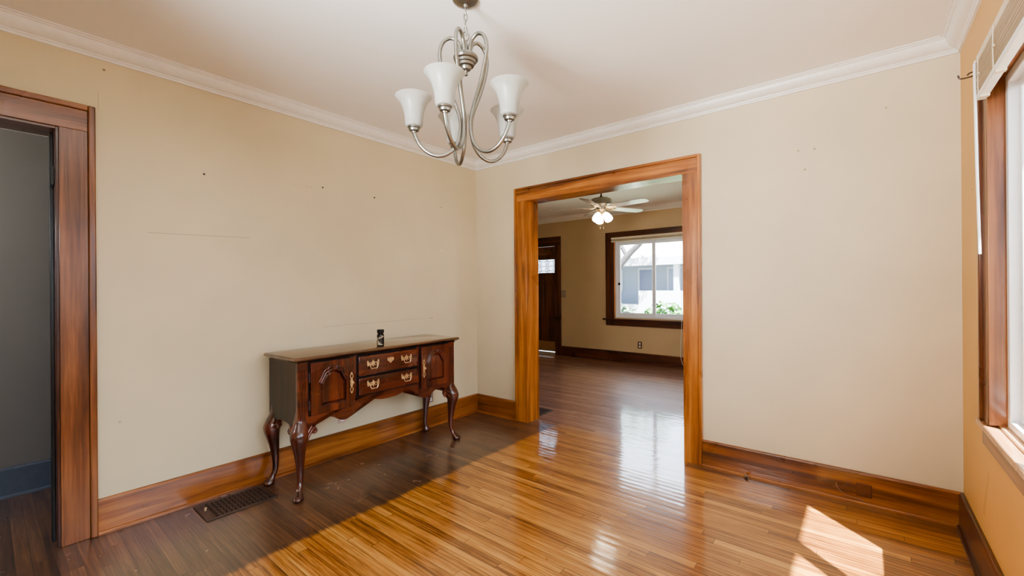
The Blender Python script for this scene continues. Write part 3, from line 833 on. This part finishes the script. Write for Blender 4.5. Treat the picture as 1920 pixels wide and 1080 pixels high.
# legs
def cabriole(cx_, cy_, dx, dy, wings, f=1.15):
    prof = [(.000, .560, .030), (.002, .50, .032), (.010, .468, .040), (.026, .435, .050), (.036, .405, .054), (.038, .370, .050), (.031, .325, .041), (.021, .270, .032), (.014, .210, .025),
            (.010, .150, .021), (.014*f, .100, .0185), (.030*f, .065, .0190), (.046*f, .045, .023), (.060*f, .030, .030), (.066*f, .018, .0335), (.066*f, .007, .032), (.064*f, .0, .027)]
    pr = spline(prof, 4)
    rings = []
    L = math.hypot(dx, dy)
    ux, uy = dx / L, dy / L
    for o, z, r in pr:
        o *= .80
        ring = []
        sq = max(0.0, min(1.0, (z - .42) / .06))
        toe = max(0.0, 1 - abs(z - .022) / .035)
        for k in range(16):
            a = 2*PI*k/16
            c, s = math.cos(a), math.sin(a)
            e = 1 + .25 * sq * (1/max(abs(c), abs(s)) - 1) * 2.0
            rr = r * e
            # crease on the knee ridge and a pointed toe
            rr *= 1 + .16 * toe * max(0, c*ux + s*uy)**3
            ring.append((cx_ + o*ux + rr*c, cy_ + o*uy + rr*s, z))
        rings.append(ring)
    m = MB().loft(list(reversed(rings)))
    for wx, wy in wings:       # carved scroll brackets either side of the knee
        px, py = (math.copysign(.030, dx), 0) if wx == 0 else (0, math.copysign(.030, dy))
        Q = lambda w, z, o=1.0: (cx_ + wx*w + px*o, cy_ + wy*w + py*o, z)
        m.tube(spline([Q(.010, .330, 1.15), Q(.030, .375, 1.25), Q(.052, .412, 1.15), Q(.074, .430), Q(.088, .420), Q(.086, .405), Q(.074, .402), Q(.072, .412)], 4), .0085, 8)
        m.tube(spline([Q(-.004, .330, 1.25), Q(.014, .385, 1.40), Q(.036, .424, 1.30), Q(.060, .446, 1.10)], 4), .0095, 8)
        m.loft([[(cx_ + wx*u + px*d, cy_ + wy*u + py*d, z) for u, z in ((.0, .50), (.085, .455), (.088, .418), (.060, .398), (.030, .365), (.0, .33))] for d in (.1, 1.0)])
    return m
ins = .030
cabriole(xf - ins, yl + ins, 1, -.75, [(0, 1), (-1, 0)], 1.4).build('leg', M_ch[2], sb, smooth=60)
cabriole(xf - ins, yr - ins, 1, .5, [(0, -1), (-1, 0)]).build('leg', M_ch[2], sb, smooth=60)
cabriole(xr + ins + .005, yl + ins, 0.02, -1, [(1, 0)], .95).build('leg', M_ch[2], sb, smooth=60)
cabriole(xr + ins + .005, yr - ins, 0.1, 1, [(1, 0)], .3).build('leg', M_ch[2], sb, smooth=60)

# doors with arched raised panels
def arch_poly(c, hw, z0, zs, zt, s=1.0):
    """tombstone outline, centre c, half width hw, shoulder height zs, peak zt"""
    right = spline([(hw, zs), (hw*.86, zs + (zt-zs)*.22), (hw*.66, zs + (zt-zs)*.66), (hw*.55, zs + (zt-zs)*.80), (hw*.46, zs + (zt-zs)*.80), (hw*.30, zs + (zt-zs)*.93), (0, zt)], 3)
    left = [(-u, z) for u, z in reversed(right[:-1])]
    return [(c - hw, z0), (c + hw, z0)] + [(c + u, z) for u, z in right] + [(c + u, z) for u, z in left]
def door(y0, y1, hinge_side, knob_y):
    z0, z1 = .522, .866
    c = (y0 + y1) / 2
    hw = .090
    arch = arch_poly(c, hw, .570, .725, .806)
    d = MB().prism_hole([(y0, z0), (y1, z0), (y1, z1), (y0, z1)], arch, PX, xf + .001, xf + .024).build('door', M_ch[2], sb, smooth=20, bevel=.003)
    p = MB().prism(arch, PX, xf + .001, xf + .006)
    inner = arch_poly(c, hw*.80, .590, .715, .780)
    outer = arch_poly(c, hw*.97, .573, .724, .803)
    p.loft([[(xf + .005, u, v) for u, v in outer], [(xf + .019, u, v) for u, v in inner]])
    p.build('raised_panel', M_ch[2], d, smooth=20)
    m = MB()
    top = arch[2:]
    m.tube([(xf + .022, u, v) for u, v in top], .008, 8)
    m.tube([(xf + .025, c + (u-c)*1.14, .725 + (v-.725)*1.16 + .010) for u, v in top], .0055, 8)
    for s in (-1, 1):        # carved shell at the crown of the arch
        for k in range(4):
            a = PI/2 + s*(.18 + .28*k)
            m.tube([(xf + .022, c, .802), (xf + .028, c + .030*math.cos(a), .802 + .034*math.sin(a))], [.003, .006], 6)
    m.build('arch_carving', M_ch[0], d, smooth=60)
    # pierced brass plate and knob
    m = MB()
    ky = knob_y
    for zz, r in ((.640, .010), (.735, .010)):
        m.tube([(xf + .0255, ky + r*math.cos(2*PI*k/12), zz + 1.6*r*math.sin(2*PI*k/12)) for k in range(12)], .0032, 6, closed=True)
    m.box((xf + .024, ky - .010, .672), (xf + .027, ky + .010, .704))
    for s in (-1, 1):
        m.lathe([(0, 0), (.007, 0), (.007, .002), (0, .003)], (xf + .024, ky, .6875 + s*.068), 10, Matrix.Rotation(PI/2, 4, 'Y'))
        m.lathe([(0, 0), (.010, 0), (.009, .003), (0, .004)], (xf + .024, ky, .6875 + s*.020), 10, Matrix.Rotation(PI/2, 4, 'Y'))
    pl = m.build('escutcheon_plate', M_brass, d)
    MB().lathe([(0, 0), (.004, 0), (.0035, .008), (.008, .012), (.009, .017), (.006, .021), (0, .022)], (xf + .026, ky, .690), 12, Matrix.Rotation(PI/2, 4, 'Y')).build('knob', M_brass, d)
    for zz in (.585, .768):
        hm = M_steel if hinge_side < 0 else M_brass
        hy_ = y0 - .004 if hinge_side < 0 else y1 + .004
        MB().tube([(xf + .008, hy_, zz - .030), (xf + .008, hy_, zz + .030)], .0048, 10).lathe([(0, 0), (.006, 0), (.0, .006)], (xf + .008, hy_, zz + .030), 8).build('hinge', hm, d)
    return d
door(-2.055, -1.748, -1, -1.772)
door(-1.152, -.845, 1, -1.128)
rv = MB()
for q in ((-2.064, -1.739, .514, .8725), (-1.722, -1.182, .568, .8725), (-1.161, -.836, .514, .8725)):
    rv.box((xf + .0002, q[0], q[2]), (xf + .001, q[1], q[3]))
rv.build('shadow_gap_sheet', M_shade_dark, sb, smooth=0)
# shadow gaps: near-black sheets laid on the front frame behind doors and drawers
def bail_pull(par, y, z):
    x0 = xf + .0195
    m = MB()
    kite = [(0, .034), (.005, .024), (.012, .020), (.009, .010), (.013, .002), (.006, -.006), (0, -.018)]
    m.prism([(y + u, z + v) for u, v in kite] + [(y - u, z + v) for u, v in reversed(kite[1:-1])], PX, x0, x0 + .003)
    for s in (-1, 1):
        ring = lambda cy_, cz_, ry, rz_: m.tube([(x0 + .002, y + s*cy_ + ry*math.cos(2*PI*k/14), z + cz_ + rz_*math.sin(2*PI*k/14)) for k in range(14)], .0030, 6, closed=True)
        ring(.022, .004, .010, .011)
        ring(.039, .006, .008, .012)
        tip = [(.036, .016), (.042, .034), (.050, .028), (.046, .014), (.049, -.002), (.042, -.012), (.034, -.006)]
        m.prism([(y + s*u, z + v) for u, v in tip], PX, x0, x0 + .0025)
        m.lathe([(0, 0), (.005, 0), (.005, .010), (.0065, .012), (.0055, .016), (0, .017)], (x0 + .002, y + s*.030, z + .004), 10, Matrix.Rotation(PI/2, 4, 'Y'))
    m.tube(spline([(x0 + .012, y - .030, z + .004), (x0 + .014, y - .031, z - .010), (x0 + .016, y - .020, z - .028), (x0 + .017, y, z - .026), (x0 + .016, y + .020, z - .028), (x0 + .014, y + .031, z - .010), (x0 + .012, y + .030, z + .004)], 4), .0036, 8)
    m.build('bail_pull', M_brass_d, par)
M_brass_d = M_brass
for z0, z1 in ((.716, .860), (.578, .703)):
    dr = MB().box((xf + .001, -1.712, z0), (xf + .019, -1.192, z1)).build('drawer', M_ch[1], sb, bevel=.006, seg=3)
    for yy in (-1.598, -1.300):
        bail_pull(dr, yy, (z0 + z1) / 2 + .004)
    if z0 > .7:
        hw = [(0, .022), (.006, .018), (.010, .012), (.018, .020), (.027, .014), (.030, 0), (.020, -.008), (.010, -.016), (0, -.026)]
        poly = [(-1.447 + u, .806 + v) for u, v in hw] + [(-1.447 - u, .806 + v) for u, v in reversed(hw[1:-1])]
        MB().prism(poly, PX, xf + .0195, xf + .023).build('keyhole_escutcheon', M_brass_d, dr)

# small bottle on the top
bt = empty('bottle', (.425, -1.512, .9105), 'small black bottle with pale patterned label on the front edge of the sideboard top', 'bottle')
bx_, by_ = .425, -1.512
MB().lathe([(0, .9105), (.024, .9107), (.0265, .914), (.0265, .996), (.024, 1.003), (.020, 1.008), (.020, 1.012), (0, 1.012)], (bx_, by_, 0), 24).build('body', plain('black_glass', srgb(16, 13, 11), .15), bt)
MB().lathe([(0, 1.012), (.0255, 1.012), (.0265, 1.015), (.0265, 1.036), (.024, 1.039), (0, 1.039)], (bx_, by_, 0), 24).build('cap', M_black, bt)
t = NT('bottle_label')
n = t.noise(t.mapping(t.coord(), (1, 1, .7)), 48, 2, .4)
t.set(Base_Color=t.ramp(n, [(.50, srgb(26, 22, 18)), (.58, srgb(176, 162, 138))]), Roughness=.4)
MB().lathe([(.0262, .922), (.0270, .922), (.0270, .992), (.0262, .992)], (bx_, by_, 0), 24, cap=False).build('label_band', t.m, bt)

# ------------------------------------------------------------------ chandelier
CX, CY = 1.838, -1.978
YAW = -0.6833
RT = Vector((math.cos(YAW), -math.sin(YAW), 0)); FWD = Vector((math.sin(YAW), math.cos(YAW), 0))
ch = empty('chandelier', (CX, CY, HC), 'brushed nickel five arm chandelier with frosted bell shades hanging from the ceiling', 'chandelier')
MB().lathe([(0, HC), (.062, HC), (.062, HC - .006), (.052, HC - .016), (.030, HC - .026), (.012, HC - .030), (.008, HC - .040), (0, HC - .040)], (CX, CY, 0), 32).build('canopy', M_nickel, ch)
chn = MB()
z = HC - .034
k = 0
while z > 2.585:
    d = RT if k % 2 else FWD
    pts = []
    for i in range(14):
        a = 2*PI*i/14
        pts.append(Vector((CX, CY, z - .019)) + d*(.0085*math.cos(a)) + Vector((0, 0, .021*math.sin(a))))
    chn.tube(pts, .0022, 6, closed=True)
    z -= .033; k += 1
chn.tube([Vector((CX, CY, 2.555)) + RT*(.016*math.cos(2*PI*i/16)) + Vector((0, 0, .022*math.sin(2*PI*i/16))) for i in range(16)], .0032, 8, closed=True)
chn.tube([Vector((CX, CY, z0)) + RT*(.006*math.sin(z0*40)) for z0 in [HC - .035 - .012*i for i in range(13)]], .0016, 6)
chn.build('chain', M_nickel, ch)
MB().lathe([(0, 2.368), (.009, 2.368), (.010, 2.374), (.007, 2.380), (.009, 2.388), (.022, 2.394), (.026, 2.402), (.027, 2.408), (.038, 2.411), (.040, 2.422), (.046, 2.425), (.048, 2.436), (.057, 2.440), (.060, 2.450), (.057, 2.458), (.048, 2.460), (.046, 2.468), (.030, 2.474), (.018, 2.480), (.012, 2.500), (.010, 2.520), (.006, 2.536), (0, 2.538)], (CX, CY, 0), 32).build('hub', M_nickel, ch, smooth=30)
ARM = [(.022, 2.466), (.026, 2.500), (.040, 2.530), (.070, 2.545), (.103, 2.530), (.122, 2.490), (.122, 2.440), (.105, 2.370), (.078, 2.290), (.046, 2.215), (.028, 2.150), (.030, 2.085), (.050, 2.030), (.088, 1.994), (.135, 1.982), (.182, 1.998), (.220, 2.034), (.243, 2.080), (.248, 2.100)]
SH_O = [(.026, 2.120), (.037, 2.122), (.041, 2.132), (.042, 2.150), (.0455, 2.178), (.052, 2.205), (.061, 2.228), (.073, 2.247), (.087, 2.262)]
for ang in (195.4, 267.4, 339.4, 51.4, 123.4):
    a = math.radians(ang)
    d = RT*math.sin(a) + FWD*math.cos(a)
    P = lambda r, z: (CX + d.x*r, CY + d.y*r, z)
    arm = MB().tube([P(r, z) for r, z in spline(ARM, 5)], .0090, 12).build('arm', M_nickel, ch, smooth=60)
    ex, ey, _ = P(.248, 0)
    MB().lathe([(0, 2.092), (.011, 2.092), (.013, 2.097), (.022, 2.100), (.025, 2.106), (.025, 2.112), (.029, 2.114), (.030, 2.122), (.027, 2.128), (.012, 2.130), (.012, 2.160), (0, 2.160)], (ex, ey, 0), 24).build('candle_cup', M_nickel, arm)
    so = SH_O + [(r - .003, z) for r, z in reversed(SH_O[1:])]
    MB().lathe(spline(SH_O, 3) + [(r - .003, z) for r, z in reversed(spline(SH_O[1:], 3))], (ex, ey, 0), 36, cap=False).build('glass_shade', M_frost, arm, smooth=60)
    MB().lathe([(0, 2.160), (.013, 2.160), (.014, 2.168), (.020, 2.182), (.023, 2.200), (.020, 2.216), (.010, 2.226), (0, 2.228)], (ex, ey, 0), 16).build('bulb', M_white, arm)

# ------------------------------------------------------------------ ceiling fan
FX, FYC = .486, 2.0
cf = empty('ceiling_fan', (FX, FYC, HF), 'five blade ceiling fan with lit white glass shades in the far room', 'ceiling fan')
MB().lathe([(0, HF), (.065, HF), (.062, HF - .020), (.030, HF - .050), (.014, HF - .055), (0, HF - .055)], (FX, FYC, 0), 24).build('canopy', M_nickel, cf)
MB().tube([(FX, FYC, HF - .05), (FX, FYC, 2.60)], .012, 10).lathe([(.012, 2.63), (.022, 2.615), (.022, 2.600), (.012, 2.598)], (FX, FYC, 0), 16).build('down_rod', M_bronze, cf)
MB().lathe([(0, 2.602), (.050, 2.602), (.110, 2.592), (.138, 2.575), (.142, 2.555), (.142, 2.510), (.132, 2.495), (.110, 2.488), (.070, 2.470), (.055, 2.440), (0, 2.438)], (FX, FYC, 0), 36).build('motor_housing', M_nickel, cf, smooth=30)
def mat_blade():
    return wood('fan_blade', 0, srgb(150, 142, 140), srgb(176, 170, 170), srgb(200, 196, 198), .3, .5)
M_blade = mat_blade()
for ang in (66, 138, 210, 282, 354):
    a = math.radians(ang)
    d = RT*math.sin(a) + FWD*math.cos(a)
    s = d.cross(Vector((0, 0, 1)))
    def pt(r, u, dz=0.0):
        tilt = math.radians(11)
        return Vector((FX, FYC, 2.462)) + d*r + s*(u*math.cos(tilt)) + Vector((0, 0, u*math.sin(tilt) + dz))
    out = [(.20, -.050), (.22, -.058), (.45, -.066), (.64, -.070), (.69, -.060), (.715, -.030), (.72, 0), (.715, .030), (.69, .060), (.64, .070), (.45, .066), (.22, .058), (.20, .050)]
    b = MB().prism(out, lambda u, v, dd: pt(u, v, dd), -.004, .004).build('blade', M_blade, cf, smooth=20)
    ir = MB()
    for q in (-1, 1):
        ir.tube([pt(.07, q*.012, .010), pt(.12, q*.030, -.012), pt(.18, q*.036, -.014), pt(.24, q*.022, -.008)], .007, 8)
    ir.tube([pt(.06, 0, .012), pt(.15, 0, -.014), pt(.25, 0, -.008)], .008, 8)
    ir.build('blade_iron', M_brass, b)
MB().lathe([(0, 2.440), (.050, 2.440), (.055, 2.430), (.040, 2.400), (.048, 2.385), (.050, 2.365), (.038, 2.350), (.014, 2.345), (.010, 2.330), (0, 2.328)], (FX, FYC, 0), 24).build('light_kit', M_brass, cf)
for ang in (135, 225, 0):
    a = math.radians(ang)
    d = RT*math.sin(a) + FWD*math.cos(a)
    tiltm = Matrix.Rotation(math.radians(148), 4, Vector((-d.y, d.x, 0)))
    base = Vector((FX, FYC, 2.385)) + d*.060
    arm = MB().tube([Vector((FX, FYC, 2.380)) + d*.03, base], .009, 8).lathe([(0, -.012), (.020, -.012), (.024, .004), (.020, .014), (0, .014)], tuple(base), 16, tiltm).build('lamp_arm', M_brass, cf)
    MB().lathe(spline([(.020, .008), (.030, .018), (.045, .050), (.054, .085), (.056, .115), (.050, .135), (.030, .145), (.004, .147)], 3), tuple(base), 24, tiltm, cap=False).build('glass_shade', M_lit, arm, smooth=60)
pc = MB()
for q in (-.02, .025):
    p0 = Vector((FX, FYC, 2.350)) + RT*q - FWD*.03
    pc.tube([p0, p0 - Vector((0, 0, .17))], .0015, 6).lathe([(0, 0), (.005, .004), (.006, .014), (.003, .024), (0, .025)], tuple(p0 - Vector((0, 0, .19))), 8)
pc.build('pull_chain', M_brass, cf)

# ------------------------------------------------------------------ outdoors beyond the windows
GZ = -.55
def mat_ground(name, a, b, s=3.0):
    t = NT(name)
    n = t.noise(t.coord(), s, 6, .6)
    t.set(Base_Color=t.ramp(n, [(.35, a), (.65, b)]), Roughness=.9)
    return t.m
lawn = MB().box((-40, -25, GZ - .2), (40, 60, GZ)).build('ground', mat_ground('lawn_green', srgb(104, 112, 92), srgb(136, 142, 120)), smooth=0)
struct(lawn, 'green lawn outside the house', 'lawn')
rd = MB().box((-40, 11.0, GZ), (40, 17.0, GZ + .02)).build('road', mat_ground('asphalt', srgb(120, 119, 118), srgb(142, 141, 139), 8), smooth=0)
struct(rd, 'pale sunlit street outside the far window', 'road')
M_hw = plain('house_siding', srgb(112, 122, 136), .7, var=.03)
M_htrim = plain('house_trim', srgb(146, 150, 158), .6, var=.02)
M_roof = plain('house_shingles', srgb(138, 140, 148), .8, var=.10, scale=12)
M_hdark = plain('house_glazing', srgb(52, 64, 92), .3)
HX, HY = -7.0, 22.0
hs = empty('house', (HX, HY, GZ), 'pale house with a covered porch across the street beyond the far window', 'house')
MB().box((HX - 6.5, HY, GZ), (HX + 6.5, HY + 7, 3.0)).build('wall', M_hw, hs, smooth=0)
rf = MB()
rf.loft([[(x, HY - 2.3, 2.75), (x, HY - 2.3, 2.95), (x, HY + 3.5, 6.2), (x, HY + 9.3, 2.95), (x, HY + 9.3, 2.75), (x, HY + 3.5, 5.9)] for x in (HX - 7, HX + 7)])
rf.build('roof', M_roof, hs, smooth=0)
MB().box((HX - 7, HY - 2.4, 2.55), (HX + 7, HY - 2.2, 2.98)).build('fascia', M_htrim, hs, smooth=0)
MB().box((HX - 6.5, HY - 2.2, GZ), (HX + 6.5, HY, .35)).build('porch_floor', M_htrim, hs, smooth=0)
for x in (-6.2, -3.0, -1.2, 2.6, 6.2):
    MB().box((HX + x - .14, HY - 2.15, .35), (HX + x + .14, HY - 1.87, 2.75)).build('porch_column', M_htrim, hs, bevel=.02)
for x0, x1 in ((-6.1, -1.35), (.55, 6.1)):
    MB().box((HX + x0, HY - 2.2, .35), (HX + x1, HY - 2.0, 1.15)).build('porch_wall', M_htrim, hs, smooth=0)
def hwin(x, z0, z1, w, name='window', y=HY):
    f = MB().box((HX + x - w/2 - .12, y - .06, z0 - .12), (HX + x + w/2 + .12, y, z1 + .12)).build(name, M_htrim, hs, smooth=0)
    MB().box((HX + x - w/2, y - .08, z0), (HX + x + w/2, y - .06, z1)).build('pane', M_hdark if name == 'front_door' else plain('pane_blue', srgb(92, 106, 128), .3), f, smooth=0)
hwin(-2.1, 1.2, 2.3, 1.2); hwin(.15, .36, 2.4, .85, 'front_door'); hwin(2.0, 1.1, 2.4, 1.0); hwin(4.2, 1.2, 2.3, 1.2); hwin(-4.6, 1.2, 2.3, 1.2)
dm = MB().box((HX - 1.0, HY - .4, 4.15), (HX + 2.6, HY + 2.4, 5.0)).build('dormer', M_htrim, hs, smooth=0)
dp = MB()
for k in range(5): dp.box((HX - .85 + k*.68, HY - .43, 4.28), (HX - .35 + k*.68, HY - .40, 4.85))
dp.build('dormer_window', M_hdark, dm, smooth=0)
# street tree
M_bark = plain('bark', srgb(56, 53, 56), .9, var=.2, scale=8)
def mat_leaf(name, a, b):
    t = NT(name)
    t.set(Base_Color=t.ramp(t.noise(t.coord(), 9, 3), [(.35, a), (.65, b)]), Roughness=.6)
    return t.m
M_leaf = mat_leaf('leaves', srgb(30, 66, 20), srgb(64, 108, 44))
def leaf_cloud(m, c, r, n, size):
    for _ in range(n):
        v = Vector((random.gauss(0, 1), random.gauss(0, 1), random.gauss(0, 1))).normalized() * (random.random() ** .5)
        p = Vector(c) + Vector((v.x*r[0], v.y*r[1], v.z*r[2]))
        a = Vector((random.gauss(0, 1), random.gauss(0, 1), random.gauss(0, .6))).normalized()
        b = a.cross(Vector((random.gauss(0, 1), random.gauss(0, 1), random.gauss(0, 1)))).normalized()
        s = size * random.uniform(.6, 1.3)
        vs = [m.bm.verts.new(q) for q in (p - a*s, p + b*s*.45, p + a*s, p - b*s*.45)]
        m.bm.faces.new(vs)
tx, ty = -6.15, 18.2
tr = empty('street_tree', (tx, ty, GZ), 'leaning tree with a forked trunk seen at the left of the far window', 'tree')
tk = MB().tube(spline([(tx - 1.5, ty, GZ), (tx - 1.35, ty, .8), (tx - .95, ty, 2.1), (tx - .15, ty, 3.1), (tx + .6, ty, 3.8), (tx + 1.1, ty, 4.9)], 4), [.26 - .16*i/20 for i in range(21)], 10)
tk.tube(spline([(tx - .2, ty, 2.9), (tx - .8, ty, 3.9), (tx - 1.5, ty, 4.6)], 4), .11, 8).tube(spline([(tx + .4, ty, 4.1), (tx + .2, ty, 4.9), (tx - .1, ty, 5.6)], 4), .08, 8)
tk.build('trunk', M_bark, tr)
lm = MB()
for c in ((-1.5, 0, 5.2), (-.2, 0, 5.9), (1.2, 0, 5.8), (-2.2, .3, 4.5)):
    leaf_cloud(lm, (tx + c[0], ty + c[1], c[2]), (1.0, .9, .7), 320, .12)
lm.build('foliage', M_leaf, tr, smooth=0, recalc=False)
shrubs = [(-1.72, 9.9, .42, M_leaf, 'light green leafy shrub near the middle of the far window'), (-1.00, 8.6, .78, M_leaf, 'bright green shrub at the lower right of the far window'),
          (-2.85, 9.4, .74, mat_leaf('leaves_pale', srgb(46, 68, 50), srgb(92, 112, 94)), 'pale grey green shrub at the lower left of the far window'),
          (.75, 8.8, .70, M_leaf, 'green shrub just past the right edge of the far window')]
for x, y, r, m_, lab in shrubs:
    sr = empty('shrub', (x, y, GZ), lab, 'shrub', 'front yard shrubs')
    lm = MB()
    leaf_cloud(lm, (x, y, GZ + r*.95), (r, r*.8, r*1.0), 1500, .095)
    lm.build('foliage', m_, sr, smooth=0, recalc=False)
    st = MB()
    for k in range(4):
        a = k*1.6
        st.tube([(x, y, GZ), (x + .3*r*math.cos(a), y + .3*r*math.sin(a), GZ + r)], .018, 6)
    st.build('stem', M_bark, sr)
fe = MB().box((6.6, -12, GZ), (6.75, 6, 1.6)).build('neighbour_wall', plain('neighbour_siding', srgb(158, 164, 174), .8, var=.02), smooth=0)
struct(fe, 'pale wall of the neighbouring house outside the right window', 'wall')
ev = MB().box((W + WT, YR - .3, HC + .02), (W + WT + .30, -.01, HC + .10)).build('roof_eave', M_htrim, smooth=0)
struct(ev, 'overhanging roof eave outside the right window', 'eave')
rp = MB().box((-1.3, YR - .3, HF + .12), (W + WT, 0, HF + .25)).box((X0 - .3, 0, HF + .12), (X1 + .3, FY + .3, HF + .25)).build('roof', M_roof, smooth=0)
struct(rp, 'roof deck over the rooms', 'roof')

# ------------------------------------------------------------------ light
wd = bpy.data.worlds.new('World'); SC.world = wd
wd.use_nodes = True
nt = wd.node_tree
bg = nt.nodes['Background']
tc = nt.nodes.new('ShaderNodeTexCoord'); sp = nt.nodes.new('ShaderNodeSeparateXYZ'); rp_ = nt.nodes.new('ShaderNodeValToRGB')
nt.links.new(tc.outputs['Generated'], sp.inputs[0]); nt.links.new(sp.outputs[2], rp_.inputs[0])
rp_.color_ramp.elements[0].color = (.85, .895, 1.0, 1); rp_.color_ramp.elements[1].color = (.60, .77, 1.0, 1)
nt.links.new(rp_.outputs[0], bg.inputs[0])
bg.inputs[1].default_value = 12.0

def lamp(name, typ, loc, energy, color=(1, 1, 1), target=None, **kw):
    L = bpy.data.lights.new(name, typ)
    L.energy = energy; L.color = color
    for k, v in kw.items(): setattr(L, k, v)
    o = bpy.data.objects.new(name, L); COL.objects.link(o)
    o.location = loc
    if target is not None:
        o.rotation_euler = (Vector(target) - Vector(loc)).to_track_quat('-Z', 'Y').to_euler()
    return o
SUN = Vector((-.34, .30, -.82)).normalized()
lamp('sun', 'SUN', (6, -6, 8), 150.0, (1.0, .94, .84), tuple(Vector((6, -6, 8)) + SUN), angle=math.radians(.6))
def portal(name, loc, target, sx, sy):
    o = lamp(name, 'AREA', loc, 1.0, (1, 1, 1), target, shape='RECTANGLE', size=sx, size_y=sy)
    o.data.cycles.is_portal = True
    return o
portal('portal_right', (W + .14, (WY0 + WY1)/2, 1.48), (0, (WY0 + WY1)/2, 1.48), WY1 - WY0, 1.45)
portal('portal_far', (.5, FY + .13, 1.5), (.5, 0, 1.5), 1.45, 1.45)
portal('portal_side', (X1 + .12, 1.42, 1.45), (0, 1.42, 1.45), 1.0, 1.55)
portal('portal_second', (W + .14, (VY0 + VY1)/2, 1.48), (0, (VY0 + VY1)/2, 1.48), VY1 - VY0, 1.45)
# added fill lamps with no visible source: ceiling bounce and hallway
lamp('ceiling_fill', 'AREA', (2.1, -4.0, 1.75), 62.0, (.95, .975, 1.0), (2.45, -2.0, HC), size=.6, spread=math.radians(110))
lamp('hall_fill', 'POINT', (-.62, -4.7, 2.0), 85.0, (.92, .95, 1.0), shadow_soft_size=.15)

# ------------------------------------------------------------------ camera
cam = bpy.data.cameras.new('camera')
co = bpy.data.objects.new('camera', cam); COL.objects.link(co)
cam.sensor_width = 36.0
cam.lens = 807.214 / 1920 * 36.0
cam.clip_start = .02; cam.clip_end = 300
pitch, roll = 0.0001, -0.0073
fw = FWD * math.cos(pitch) + Vector((0, 0, 1)) * math.sin(pitch)
up = Vector((0, 0, 1)) * math.cos(pitch) - FWD * math.sin(pitch)
r_ = RT * math.cos(roll) + up * math.sin(roll)
u_ = up * math.cos(roll) - RT * math.sin(roll)
co.matrix_world = Matrix(((r_.x, u_.x, -fw.x, 3.3029), (r_.y, u_.y, -fw.y, -3.4404), (r_.z, u_.z, -fw.z, 1.35), (0, 0, 0, 1)))
SC.camera = co
SC.view_settings.view_transform = 'AgX'
SC.view_settings.look = 'AgX - Medium High Contrast'
SC.view_settings.exposure = -0.1
SC.cycles.use_denoising = True
SC.cycles.max_bounces = 10
SC.cycles.diffuse_bounces = 6
SC.cycles.sample_clamp_indirect = 8.0
for o in bpy.data.objects:
    if '_o' in o: del o['_o']
